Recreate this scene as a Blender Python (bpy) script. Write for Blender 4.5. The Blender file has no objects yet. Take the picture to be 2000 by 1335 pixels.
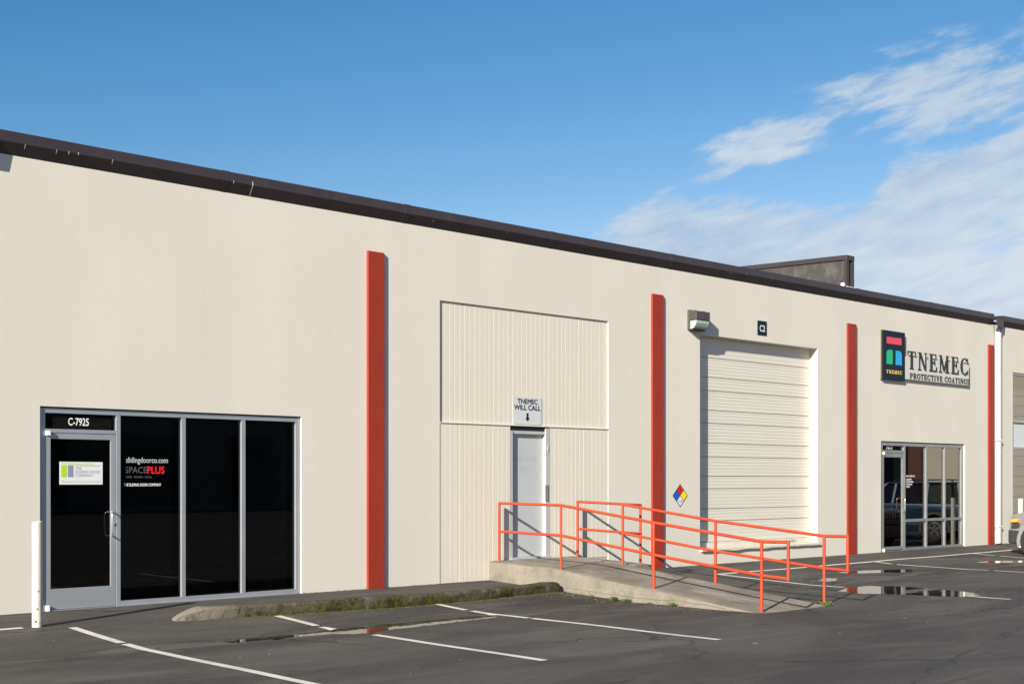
import bpy, bmesh, math, random
import numpy as np
from mathutils import Vector, noise
random.seed(7)
S = bpy.context.scene
COL = S.collection
R = math.radians

# ------------------------------------------------------------------ camera
TH = 47.0966
CAM = Vector((0.0, -15.053, 1.57))
cd = bpy.data.cameras.new('camera'); cam = bpy.data.objects.new('camera', cd); COL.objects.link(cam)
cd.sensor_width = 36; cd.lens = 45.0; cd.shift_y = 0.13525; cd.clip_end = 2000; cd.clip_start = .1
cam.location = CAM; cam.rotation_euler = (R(90), 0, R(TH-90))
S.camera = cam

# ------------------------------------------------------------------ world, sun, exposure
SUN_EL = 23.3
SUN_DIR = Vector((-2.53, -1.0, 0)).normalized()*math.cos(R(SUN_EL)) + Vector((0, 0, math.sin(R(SUN_EL))))
W = bpy.data.worlds.new('World'); S.world = W; W.use_nodes = True
nt = W.node_tree; N = nt.nodes; L = nt.links; N.clear()
def wn(t, **k):
    n = N.new(t)
    for a, b in k.items(): setattr(n, a, b)
    return n
def wmath(op, a, b=None, c=None, clamp=False):
    n = wn('ShaderNodeMath', operation=op); n.use_clamp = clamp
    for i, v in enumerate((a, b, c)):
        if v is None: continue
        if isinstance(v, (int, float)): n.inputs[i].default_value = v
        else: L.new(v, n.inputs[i])
    return n.outputs[0]
sky = wn('ShaderNodeTexSky', sky_type='NISHITA', sun_disc=False)
sky.sun_elevation = R(SUN_EL); sky.sun_rotation = math.atan2(SUN_DIR.x, SUN_DIR.y)
sky.air_density = 1.0; sky.dust_density = 0.2; sky.ozone_density = 2.2
tc = wn('ShaderNodeTexCoord')
def dotv(v):
    n = wn('ShaderNodeVectorMath', operation='DOT_PRODUCT'); L.new(tc.outputs['Generated'], n.inputs[0]); n.inputs[1].default_value = v
    return n.outputs['Value']
c_, s_ = math.cos(R(TH)), math.sin(R(TH))
az = wmath('MULTIPLY', wmath('ARCTAN2', dotv((s_, -c_, 0)), dotv((c_, s_, 0))), 57.2958)   # bearing, degrees
el = wmath('MULTIPLY', wmath('ARCSINE', dotv((0, 0, 1))), 57.2958)                     # elevation, degrees
# cloud coordinates: streaks that climb slightly to the right
def cloudnoise(sx, sy, tilt, scale, detail, rough, seed, dist=0.0):
    cb = wn('ShaderNodeCombineXYZ')
    e2 = wmath('SUBTRACT', el, wmath('MULTIPLY', az, tilt))
    L.new(wmath('MULTIPLY', az, sx), cb.inputs[0]); L.new(wmath('MULTIPLY', e2, sy), cb.inputs[1]); cb.inputs[2].default_value = seed
    n = wn('ShaderNodeTexNoise'); L.new(cb.outputs[0], n.inputs['Vector'])
    n.inputs['Scale'].default_value = scale; n.inputs['Detail'].default_value = detail; n.inputs['Roughness'].default_value = rough
    n.inputs['Distortion'].default_value = dist
    return n.outputs['Fac']
n1 = cloudnoise(.10, .26, .18, 1.6, 9, .62, 3.1, .35)
n2 = cloudnoise(.30, .95, .22, 1.5, 7, .60, 8.7, .2)
n3 = cloudnoise(.05, .16, .10, 1.3, 3, .5, 5.5)
def blob(a0, e0, ra, re, tilt, amp):
    da = wmath('SUBTRACT', az, a0)
    de = wmath('SUBTRACT', wmath('SUBTRACT', el, e0), wmath('MULTIPLY', da, tilt))
    q = wmath('ADD', wmath('POWER', wmath('DIVIDE', da, ra), 2), wmath('POWER', wmath('DIVIDE', de, re), 2))
    return wmath('MULTIPLY', wmath('POWER', 2.7183, wmath('MULTIPLY', q, -1)), amp)
def curve(fac_in, pts):                       # piecewise function of the bearing
    n = wn('ShaderNodeFloatCurve'); L.new(fac_in, n.inputs['Value'])
    c = n.mapping.curves[0]
    while len(c.points) < len(pts): c.points.new(.5, .5)
    for p, (x, y) in zip(c.points, pts): p.location = (x, y)
    n.mapping.update()
    return n.outputs[0]
# top edge of the low cloud bank as elevation/20 against (bearing+10)/40
t = wmath('DIVIDE', wmath('ADD', az, 10), 40, clamp=True)
top = wmath('MULTIPLY', curve(t, [(0, .28), (.25, .34), (.325, .50), (.365, .575), (.42, .625), (.4775, .615), (.5325, .60), (.5875, .58), (.64, .60), (.665, .665), (.6925, .685), (.745, .705), (.795, .75), (1, .80)]), 20)
bank = wmath('MULTIPLY', wmath('SUBTRACT', top, el), .75)
bank = wmath('MINIMUM', bank, .72)
bank = wmath('MINIMUM', bank, wmath('MULTIPLY', wmath('SUBTRACT', az, 3.9), .34))
bank = wmath('MAXIMUM', bank, -1.0)
cl = wmath('MAXIMUM', bank, wmath('SUBTRACT', blob(18.9, 16.3, 5.0, 1.9, .05, 1.25), .60))
cl = wmath('MAXIMUM', cl, wmath('SUBTRACT', blob(11.2, 14.3, 4.0, 1.15, .16, .95), .60))
cl = wmath('MAXIMUM', cl, wmath('SUBTRACT', blob(23.5, 18.0, 4.0, 1.2, .20, 1.0), .60))
cl = wmath('MAXIMUM', cl, wmath('SUBTRACT', blob(8.8, 13.2, 2.8, .5, .25, .9), .62))
env = wn('ShaderNodeMapRange'); L.new(cl, env.inputs[0]); env.inputs[1].default_value = -.58; env.inputs[2].default_value = -.1; env.inputs[3].default_value = .25; env.inputs[4].default_value = 1
nsum = wmath('ADD', wmath('MULTIPLY', wmath('SUBTRACT', n1, .48), 2.7), wmath('MULTIPLY', wmath('SUBTRACT', n2, .5), 1.5))
d = wmath('ADD', cl, wmath('MULTIPLY', nsum, env.outputs[0]))
mr = wn('ShaderNodeMapRange', interpolation_type='SMOOTHSTEP'); L.new(d, mr.inputs[0])
mr.inputs[1].default_value = -.20; mr.inputs[2].default_value = .58; mr.inputs[3].default_value = 0; mr.inputs[4].default_value = .92
cloudcol = wn('ShaderNodeMix', data_type='RGBA'); L.new(wmath('MULTIPLY_ADD', wmath('ADD', wmath('MULTIPLY', n3, .5), wmath('MULTIPLY', n2, .5)), 3.2, -1.05, clamp=True), cloudcol.inputs[0])
cloudcol.inputs[6].default_value = (1.95, 2.62, 3.55, 1); cloudcol.inputs[7].default_value = (3.25, 3.68, 4.05, 1)
# camera-film response of the blue sky: a little contrast per channel
sep = wn('ShaderNodeSeparateColor'); L.new(sky.outputs[0], sep.inputs[0]); cmb = wn('ShaderNodeCombineColor')
for i, (k_, g_) in enumerate(((.83, 2.1), (.565, 1.26), (.61, 1.0))):
    low = wmath('MINIMUM', wmath('MULTIPLY', sep.outputs[i], .2), 1.0)
    L.new(wmath('MULTIPLY', wmath('MULTIPLY', sep.outputs[i], k_), wmath('POWER', low, g_-1)), cmb.inputs[i])
mx = wn('ShaderNodeMix', data_type='RGBA'); L.new(mr.outputs[0], mx.inputs[0]); L.new(cmb.outputs[0], mx.inputs[6]); L.new(cloudcol.outputs[2], mx.inputs[7])
bg = wn('ShaderNodeBackground'); bg.inputs['Strength'].default_value = 0.10
out = wn('ShaderNodeOutputWorld'); L.new(mx.outputs[2], bg.inputs['Color']); L.new(bg.outputs[0], out.inputs[0])

sd = bpy.data.lights.new('sun', 'SUN'); sd.energy = 4.4; sd.angle = R(.53); sd.color = (1, .925, .80)
so = bpy.data.objects.new('sun', sd); COL.objects.link(so); so.location = (-20, -20, 20)
so.rotation_euler = (-SUN_DIR).to_track_quat('-Z', 'Y').to_euler()
S.view_settings.view_transform = 'Standard'; S.view_settings.look = 'None'; S.view_settings.gamma = 1
S.view_settings.use_curve_mapping = False; S.view_settings.exposure = 1.0

# ------------------------------------------------------------------ materials
def P(name, col, rough=.6, var=.0, vscale=3, grain=.0, gscale=60, bump=0, bscale=80, metal=0, spec=.5, stretch=None, dirt=None, coat=0):
    """Principled with large soft colour variation, fine grain, bump; dirt=(color, amount, scale, stretch)"""
    m = bpy.data.materials.new(name); m.use_nodes = True
    t = m.node_tree; n = t.nodes; l = t.links; b = n['Principled BSDF']
    b.inputs['Roughness'].default_value = rough; b.inputs['Metallic'].default_value = metal
    b.inputs['Specular IOR Level'].default_value = spec; b.inputs['Coat Weight'].default_value = coat
    g = n.new('ShaderNodeNewGeometry')
    def nz(scale, detail=4, st=None, rough_=.55):
        src = g.outputs['Position']
        if st:
            mp = n.new('ShaderNodeMapping'); mp.inputs['Scale'].default_value = st; l.new(src, mp.inputs[0]); src = mp.outputs[0]
        x = n.new('ShaderNodeTexNoise'); l.new(src, x.inputs['Vector']); x.inputs['Scale'].default_value = scale
        x.inputs['Detail'].default_value = detail; x.inputs['Roughness'].default_value = rough_
        return x.outputs['Fac']
    cur = None
    def setc(fac, lo, hi):
        nonlocal cur
        r = n.new('ShaderNodeMapRange'); l.new(fac, r.inputs[0]); r.inputs[1].default_value = .3; r.inputs[2].default_value = .7
        r.inputs[3].default_value = lo; r.inputs[4].default_value = hi
        x = n.new('ShaderNodeVectorMath'); x.operation = 'SCALE'
        if cur is None: x.inputs[0].default_value = col
        else: l.new(cur, x.inputs[0])
        l.new(r.outputs[0], x.inputs['Scale']); cur = x.outputs[0]
    if var: setc(nz(vscale, 5, stretch), 1-var, 1+var)
    if grain: setc(nz(gscale, 2), 1-grain, 1+grain)
    if dirt:
        dc, amt, ds, dst = dirt
        r = n.new('ShaderNodeMapRange'); l.new(nz(ds, 8, dst, .65), r.inputs[0]); r.inputs[1].default_value = .52; r.inputs[2].default_value = .72
        r.inputs[3].default_value = 0; r.inputs[4].default_value = amt
        x = n.new('ShaderNodeMix'); x.data_type = 'RGBA'; l.new(r.outputs[0], x.inputs[0])
        if cur is None: x.inputs[6].default_value = (*col, 1)
        else: l.new(cur, x.inputs[6])
        x.inputs[7].default_value = (*dc, 1); cur = x.outputs[2]
    if cur is None: b.inputs['Base Color'].default_value = (*col, 1)
    else: l.new(cur, b.inputs['Base Color'])
    if bump:
        x = n.new('ShaderNodeBump'); x.inputs['Strength'].default_value = 1; x.inputs['Distance'].default_value = bump
        l.new(nz(bscale, 3), x.inputs['Height']); l.new(x.outputs[0], b.inputs['Normal'])
    return m

CREAM = (.646, .618, .536)
M = {}
M['wall'] = P('painted concrete wall', CREAM, .75, .035, .9, .012, 25, .0012, 14, stretch=(1, 1, .35), dirt=((.56, .51, .42), .11, 2.2, (1, 1, .12)), spec=.25)
M['board'] = P('painted boards', (.645, .610, .522), .6, .03, 6, .02, 60, .0012, 30, stretch=(6, 1, .4), spec=.3)
M['gap'] = P('board backing', (.46, .42, .35), .8)
M['red'] = P('red pilaster paint', (.295, .031, .015), .6, .09, 2.5, .04, 40, .0012, 40, stretch=(1, 1, .3), dirt=((.36, .10, .06), .15, 9, (1, 1, .25)), spec=.3)
M['coral'] = P('orange rail paint', (.43, .050, .015), .5, .14, 5, 0, 60, .0003, 90)
M['cap'] = P('brown metal cap', (.042, .032, .034), .42, .12, 2, 0, 60, 0, 80, dirt=((.07, .06, .058), .25, 9, (1, 1, .15)))
M['roof'] = P('roofing felt', (.06, .06, .06), .9)
M['alu'] = P('clear anodised aluminium', (.40, .43, .46), .38, .05, 3, 0, 60, 0, 80, metal=.45)
M['alu2'] = P('dull aluminium', (.30, .31, .31), .42, .12, 4, 0, 60, 0, 80, metal=.45)
M['chrome'] = P('polished handle', (.75, .75, .74), .25, metal=.8)
M['dark'] = P('black rubber', (.012, .012, .012), .6)
M['doorgrey'] = P('pale grey door paint', (.455, .485, .485), .5, .04, 2, .0, 60, .0005, 20, dirt=((.43, .45, .44), .35, 3, None))
M['ghost'] = P('faded lettering shade', (.455, .485, .49), .5)
M['framegrey'] = P('grey door frame paint', (.42, .43, .43), .5, .06, 5)
M['rollup'] = P('cream steel slat', (.645, .62, .54), .45, .03, 3, 0, 60, .0, 80, stretch=(.2, 1, 6), dirt=((.58, .53, .43), .3, 3, (.3, 1, 3)))
M['sill'] = P('chipped sill paint', (.62, .58, .49), .7, .06, 5, 0, 60, .003, 18, dirt=((.38, .36, .31), .5, 7, None))
M['patch'] = P('bare greenish patch', (.28, .35, .30), .7, .1, 20)
M['concrete'] = P('weathered concrete', (.215, .198, .160), .9, .18, 2.0, .10, 30, .006, 40, dirt=((.12, .108, .085), .75, 3.2, (1, 1, 1.4)), spec=.2)
M['concrete_top'] = P('weathered ramp deck', (.205, .180, .145), .9, .28, 1.8, .18, 45, .005, 60, dirt=((.42, .40, .35), .75, 2.0, (2.2, .45, 1)), spec=.2)
M['white'] = P('white paint', (.78, .76, .70), .5, .03, 4, dirt=((.45, .38, .28), .35, 8, None), spec=.3)
M['bollard'] = P('cream bollard paint', (.60, .57, .47), .5, .04, 5, dirt=((.38, .32, .22), .4, 7, None), spec=.3)
M['plate'] = P('white sign plate', (.72, .74, .74), .35)
M['greyplate'] = P('grey sign plate', (.56, .60, .61), .45, .03, 5)
M['black'] = P('black lettering', (.012, .012, .014), .45)
M['navy'] = P('navy sign face', (.007, .017, .032), .55, spec=.2)
M['letterwhite'] = P('white lettering', (.82, .82, .80), .5)
M['pink'] = P('red logo block', (.72, .055, .095), .4)
M['green'] = P('green logo block', (.0, .42, .17), .4)
M['blue'] = P('blue logo block', (.0, .36, .72), .4)
M['gold'] = P('gold lettering', (.72, .50, .12), .4)
M['backing'] = P('sign backing', (.58, .58, .54), .45)
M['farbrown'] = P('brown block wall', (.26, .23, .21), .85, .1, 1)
M['trim'] = P('dull sign edge', (.20, .18, .11), .6)
M['lime'] = P('lime print', (.42, .66, .02), .4)
M['lilac'] = P('grey violet print', (.27, .26, .36), .4)
M['print'] = P('grey print', (.30, .30, .33), .5)
M['redletter'] = P('red vinyl lettering', (.80, .01, .025), .4)
M['dimletter'] = P('dark grey vinyl lettering', (.10, .10, .11), .5)
M['greyletter'] = P('pale grey vinyl lettering', (.50, .56, .54), .5)
M['nred'] = P('diamond red', (.58, .015, .02), .4); M['nblue'] = P('diamond blue', (.01, .09, .50), .4)
M['nyellow'] = P('diamond yellow', (.85, .68, .0), .4)
M['bronze'] = P('bronze lamp housing', (.058, .050, .046), .45, .1, 12)
M['lamp'] = P('headlamp reflector', (.5, .5, .5), .2, metal=.7)
M['interior'] = P('dim interior', (.06, .055, .05), .9)
M['brownint'] = P('brown soffit', (.16, .09, .05), .8, .2, 5)
M['woodpanel'] = P('stained wood panel', (.34, .20, .10), .6, .2, 6, stretch=(1, 1, 8))
M['blind'] = P('window blind', (.42, .42, .40), .6)
M['fire'] = P('weathered parapet board', (.058, .056, .053), .9, .2, 2.2, .10, 30, .003, 30, dirt=((.15, .145, .14), .6, 3.5, (1, 1, .5)), spec=.2)
M['tyre'] = P('tyre rubber', (.02, .02, .02), .8, bump=.002, bscale=60)
M['rim'] = P('alloy rim', (.14, .14, .145), .4, metal=.6)
M['cargrey'] = P('grey green car paint', (.27, .275, .265), .35, metal=.3, coat=.5)
M['carblue'] = P('blue car paint', (.010, .045, .085), .3, metal=.3, coat=.6)
M['carplastic'] = P('dark bumper plastic', (.035, .036, .038), .55)
M['amber'] = P('amber lens', (.95, .34, .02), .25)
M['grass'] = P('weed leaf', (.10, .16, .025), .6, .3, 40)
M['moss'] = P('moss', (.060, .070, .012), .95, .4, 30, bump=.004, bscale=120)
M['leafdebris'] = P('dry debris', (.24, .17, .10), .8, .5, 9)
M['whitebit'] = P('pale grit', (.65, .65, .62), .8)
M['farred_unlit'] = P('red pilaster darkened as unlit', (.10, .035, .022), .7)  # pilaster red darkened: shade of an unlit face put into the colour
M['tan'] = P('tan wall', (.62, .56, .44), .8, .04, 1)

def kerb_mat():
    m = P('mossy kerb concrete', (.075, .063, .045), .95, .28, 4, .18, 45, .008, 34, dirt=((.18, .155, .11), .75, 6, None), spec=.2)
    t = m.node_tree; n = t.nodes; l = t.links; b = n['Principled BSDF']
    src = b.inputs['Base Color'].links[0].from_socket
    g = n.new('ShaderNodeNewGeometry'); a = n.new('ShaderNodeTexNoise'); l.new(g.outputs['Position'], a.inputs['Vector'])
    a.inputs['Scale'].default_value = 3.6; a.inputs['Detail'].default_value = 9; a.inputs['Roughness'].default_value = .7
    sp = n.new('ShaderNodeSeparateXYZ'); l.new(g.outputs['Position'], sp.inputs[0])
    rn = n.new('ShaderNodeMapRange'); l.new(sp.outputs['X'], rn.inputs[0]); rn.inputs[1].default_value = 7.5; rn.inputs[2].default_value = 8.3; rn.inputs[3].default_value = .8; rn.inputs[4].default_value = 0
    xn = n.new('ShaderNodeMix'); xn.data_type = 'RGBA'; l.new(rn.outputs[0], xn.inputs[0]); l.new(src, xn.inputs[6]); xn.inputs[7].default_value = (.21, .19, .16, 1); src = xn.outputs[2]
    r0 = n.new('ShaderNodeMapRange'); l.new(sp.outputs['X'], r0.inputs[0]); r0.inputs[1].default_value = 7.4; r0.inputs[2].default_value = 9.2
    r0.inputs[3].default_value = -.10; r0.inputs[4].default_value = .03
    r1 = n.new('ShaderNodeMapRange'); l.new(sp.outputs['Z'], r1.inputs[0]); r1.inputs[1].default_value = -.08; r1.inputs[2].default_value = .07
    r1.inputs[3].default_value = .05; r1.inputs[4].default_value = -.06
    ad = n.new('ShaderNodeMath'); ad.operation = 'ADD'; l.new(a.outputs['Fac'], ad.inputs[0]); l.new(r0.outputs[0], ad.inputs[1])
    ad2 = n.new('ShaderNodeMath'); ad2.operation = 'ADD'; l.new(ad.outputs[0], ad2.inputs[0]); l.new(r1.outputs[0], ad2.inputs[1])
    r = n.new('ShaderNodeMapRange'); l.new(ad2.outputs[0], r.inputs[0]); r.inputs[1].default_value = .43; r.inputs[2].default_value = .58; r.inputs[4].default_value = .92
    x = n.new('ShaderNodeMix'); x.data_type = 'RGBA'; l.new(r.outputs[0], x.inputs[0]); l.new(src, x.inputs[6])
    m2_ = n.new('ShaderNodeTexNoise'); l.new(g.outputs['Position'], m2_.inputs['Vector']); m2_.inputs['Scale'].default_value = 16; m2_.inputs['Detail'].default_value = 6
    rr_ = n.new('ShaderNodeMapRange'); l.new(m2_.outputs['Fac'], rr_.inputs[0]); rr_.inputs[1].default_value = .42; rr_.inputs[2].default_value = .62
    mm_ = n.new('ShaderNodeMix'); mm_.data_type = 'RGBA'; l.new(rr_.outputs[0], mm_.inputs[0]); mm_.inputs[6].default_value = (.022, .020, .008, 1); mm_.inputs[7].default_value = (.064, .066, .006, 1)
    l.new(mm_.outputs[2], x.inputs[7])
    l.new(x.outputs[2], b.inputs['Base Color'])
    return m
M['kerb'] = kerb_mat()

def asphalt():
    m = bpy.data.materials.new('asphalt'); m.use_nodes = True
    t = m.node_tree; n = t.nodes; l = t.links; b = n['Principled BSDF']
    g = n.new('ShaderNodeNewGeometry')
    def nz(scale, detail, st=(1, 1, 1), rgh=.6, dist=0):
        mp = n.new('ShaderNodeMapping'); mp.inputs['Scale'].default_value = st; l.new(g.outputs['Position'], mp.inputs[0])
        x = n.new('ShaderNodeTexNoise'); l.new(mp.outputs[0], x.inputs['Vector']); x.inputs['Scale'].default_value = scale
        x.inputs['Detail'].default_value = detail; x.inputs['Roughness'].default_value = rgh; x.inputs['Distortion'].default_value = dist
        return x.outputs['Fac']
    def mr(f, a, b_, c, d):
        r = n.new('ShaderNodeMapRange'); l.new(f, r.inputs[0]); r.inputs[1].default_value = a; r.inputs[2].default_value = b_
        r.inputs[3].default_value = c; r.inputs[4].default_value = d; return r.outputs[0]
    def mix(f, a, b_):
        x = n.new('ShaderNodeMix'); x.data_type = 'RGBA'; l.new(f, x.inputs[0])
        for i, v in ((6, a), (7, b_)):
            if isinstance(v, tuple): x.inputs[i].default_value = (*v, 1)
            else: l.new(v, x.inputs[i])
        return x.outputs[2]
    def m2(op, a, b_):
        x = n.new('ShaderNodeMath'); x.operation = op
        for i, v in enumerate((a, b_)):
            if isinstance(v, float): x.inputs[i].default_value = v
            else: l.new(v, x.inputs[i])
        return x.outputs[0]
    c = mix(mr(nz(.35, 6, (1, 1.6, 1), .6, .4), .38, .62, 0, 1), (.044, .040, .036), (.079, .072, .063))
    c = mix(mr(nz(1.3, 9, (.35, 1.3, 1), .7, .6), .50, .70, 0, .65), c, (.122, .110, .094))      # dusty drying marks
    c = mix(mr(nz(1.1, 7, (.25, 2.2, 1), .65, .3), .52, .68, 0, .6), c, (.033, .030, .029))      # long dark streaks
    # damp band along the drainage line
    sp = n.new('ShaderNodeSeparateXYZ'); l.new(g.outputs['Position'], sp.inputs[0])
    band = m2('ABSOLUTE', m2('ADD', sp.outputs['Y'], 3.15), 0.0)
    band = mr(band, .1, 1.1, .22, -.12)
    dm = m2('ADD', nz(1.0, 8, (.45, 1.7, 1), .65, .5), band)
    c = mix(mr(dm, .56, .76, 0, .8), c, (.030, .027, .025))
    dm2 = m2('ADD', nz(1.7, 8, (.4, 2.0, 1), .65, .5), band)
    c = mix(mr(dm2, .68, .80, 0, .6), c, (.125, .112, .095))                                      # silt
    # dirt trodden and washed into the corner between kerb end and ramp
    vd = n.new('ShaderNodeVectorMath'); vd.operation = 'SUBTRACT'; l.new(g.outputs['Position'], vd.inputs[0]); vd.inputs[1].default_value = (12.6, -2.55, -.1)
    vs_ = n.new('ShaderNodeVectorMath'); vs_.operation = 'MULTIPLY'; l.new(vd.outputs[0], vs_.inputs[0]); vs_.inputs[1].default_value = (.75, 1.0, 0)
    vl = n.new('ShaderNodeVectorMath'); vl.operation = 'LENGTH'; l.new(vs_.outputs[0], vl.inputs[0])
    dq = m2('ADD', mr(vl.outputs['Value'], .2, 1.5, .32, -.25), nz(2.6, 8, (.7, 1.6, 1), .68, .4))
    c = mix(mr(dq, .52, .72, 0, .8), c, (.026, .022, .018))
    gr = nz(160, 2, (1, 1, 1), .5); gr2 = nz(38, 3, (1, 1, 1), .6)
    sc = n.new('ShaderNodeVectorMath'); sc.operation = 'SCALE'; l.new(c, sc.inputs[0])
    l.new(m2('MULTIPLY', mr(gr, .3, .7, .70, 1.32), mr(gr2, .3, .7, .82, 1.18)), sc.inputs['Scale']); c = sc.outputs[0]
    # cracks
    vo = n.new('ShaderNodeTexVoronoi'); vo.feature = 'DISTANCE_TO_EDGE'; vo.inputs['Scale'].default_value = .42
    dn = n.new('ShaderNodeTexNoise'); dn.inputs['Scale'].default_value = 2.5; dn.inputs['Detail'].default_value = 5; l.new(g.outputs['Position'], dn.inputs['Vector'])
    va = n.new('ShaderNodeVectorMath'); va.operation = 'MULTIPLY_ADD'; l.new(dn.outputs['Color'], va.inputs[0]); va.inputs[1].default_value = (.5, .5, 0); l.new(g.outputs['Position'], va.inputs[2])
    mp = n.new('ShaderNodeMapping'); mp.inputs['Scale'].default_value = (.45, 1.2, .01); l.new(va.outputs[0], mp.inputs[0]); l.new(mp.outputs[0], vo.inputs['Vector'])
    ck = m2('MULTIPLY', mr(vo.outputs['Distance'], .002, .010, 1, 0), mr(nz(.5, 3), .44, .56, 0, .85))
    c = mix(ck, c, (.016, .015, .014))
    l.new(c, b.inputs['Base Color'])
    rr = mr(dm, .60, .80, .86, .48); l.new(rr, b.inputs['Roughness']); b.inputs['Specular IOR Level'].default_value = .35
    bp = n.new('ShaderNodeBump'); bp.inputs['Strength'].default_value = .9; bp.inputs['Distance'].default_value = .003
    l.new(m2('ADD', gr, m2('MULTIPLY', gr2, 1.5)), bp.inputs['Height']); l.new(bp.outputs[0], b.inputs['Normal'])
    return m
M['asphalt'] = asphalt()

def linepaint():
    m = bpy.data.materials.new('worn line paint'); m.use_nodes = True
    t = m.node_tree; n = t.nodes; l = t.links; b = n['Principled BSDF']; b.inputs['Roughness'].default_value = .7
    g = n.new('ShaderNodeNewGeometry')
    def nz(s, d, r=.6):
        x = n.new('ShaderNodeTexNoise'); l.new(g.outputs['Position'], x.inputs['Vector']); x.inputs['Scale'].default_value = s; x.inputs['Detail'].default_value = d; x.inputs['Roughness'].default_value = r; return x.outputs['Fac']
    r = n.new('ShaderNodeMapRange'); l.new(nz(9, 9, .75), r.inputs[0]); r.inputs[1].default_value = .60; r.inputs[2].default_value = .70; r.inputs[4].default_value = .9
    x = n.new('ShaderNodeMix'); x.data_type = 'RGBA'; l.new(r.outputs[0], x.inputs[0]); x.inputs[7].default_value = (.09, .085, .08, 1)
    r2 = n.new('ShaderNodeMapRange'); l.new(nz(2.5, 4), r2.inputs[0]); r2.inputs[1].default_value = .3; r2.inputs[2].default_value = .7
    y = n.new('ShaderNodeMix'); y.data_type = 'RGBA'; l.new(r2.outputs[0], y.inputs[0]); y.inputs[6].default_value = (.50, .48, .43, 1); y.inputs[7].default_value = (.66, .64, .58, 1)
    l.new(y.outputs[2], x.inputs[6]); l.new(x.outputs[2], b.inputs['Base Color'])
    return m
M['line'] = linepaint()

def water():
    m = bpy.data.materials.new('puddle water'); m.use_nodes = True
    n = m.node_tree.nodes; l = m.node_tree.links; b = n['Principled BSDF']
    b.inputs['Base Color'].default_value = (.035, .031, .026, 1); b.inputs['Roughness'].default_value = .015; b.inputs['IOR'].default_value = 1.33
    g = n.new('ShaderNodeNewGeometry'); x = n.new('ShaderNodeTexNoise'); x.inputs['Scale'].default_value = 5; x.inputs['Detail'].default_value = 2; l.new(g.outputs['Position'], x.inputs['Vector'])
    bp = n.new('ShaderNodeBump'); bp.inputs['Distance'].default_value = .0006; l.new(x.outputs['Fac'], bp.inputs['Height']); l.new(bp.outputs[0], b.inputs['Normal'])
    return m
M['water'] = water()

def glass(name, tint, ior):
    m = bpy.data.materials.new(name); m.use_nodes = True
    n = m.node_tree.nodes; l = m.node_tree.links; n.clear()
    o = n.new('ShaderNodeOutputMaterial'); x = n.new('ShaderNodeMixShader'); f = n.new('ShaderNodeFresnel'); f.inputs[0].default_value = ior
    tr = n.new('ShaderNodeBsdfTransparent'); tr.inputs[0].default_value = (*tint, 1)
    gl = n.new('ShaderNodeBsdfGlossy'); gl.inputs['Roughness'].default_value = .0
    l.new(f.outputs[0], x.inputs[0]); l.new(tr.outputs[0], x.inputs[1]); l.new(gl.outputs[0], x.inputs[2]); l.new(x.outputs[0], o.inputs[0])
    return m
M['glass'] = glass('dark tinted glass', (.46, .465, .46), 1.50)
M['glassclear'] = glass('clear transom glass', (.74, .74, .72), 1.45)
M['glass2'] = glass('reflective office glass', (.20, .21, .21), 2.4)
M['carglass'] = glass('car glass', (.25, .30, .28), 1.6)
M['lens'] = P('ribbed lamp lens', (.42, .50, .43), .12, .35, 9, stretch=(9, 9, 1), spec=.8)

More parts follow.
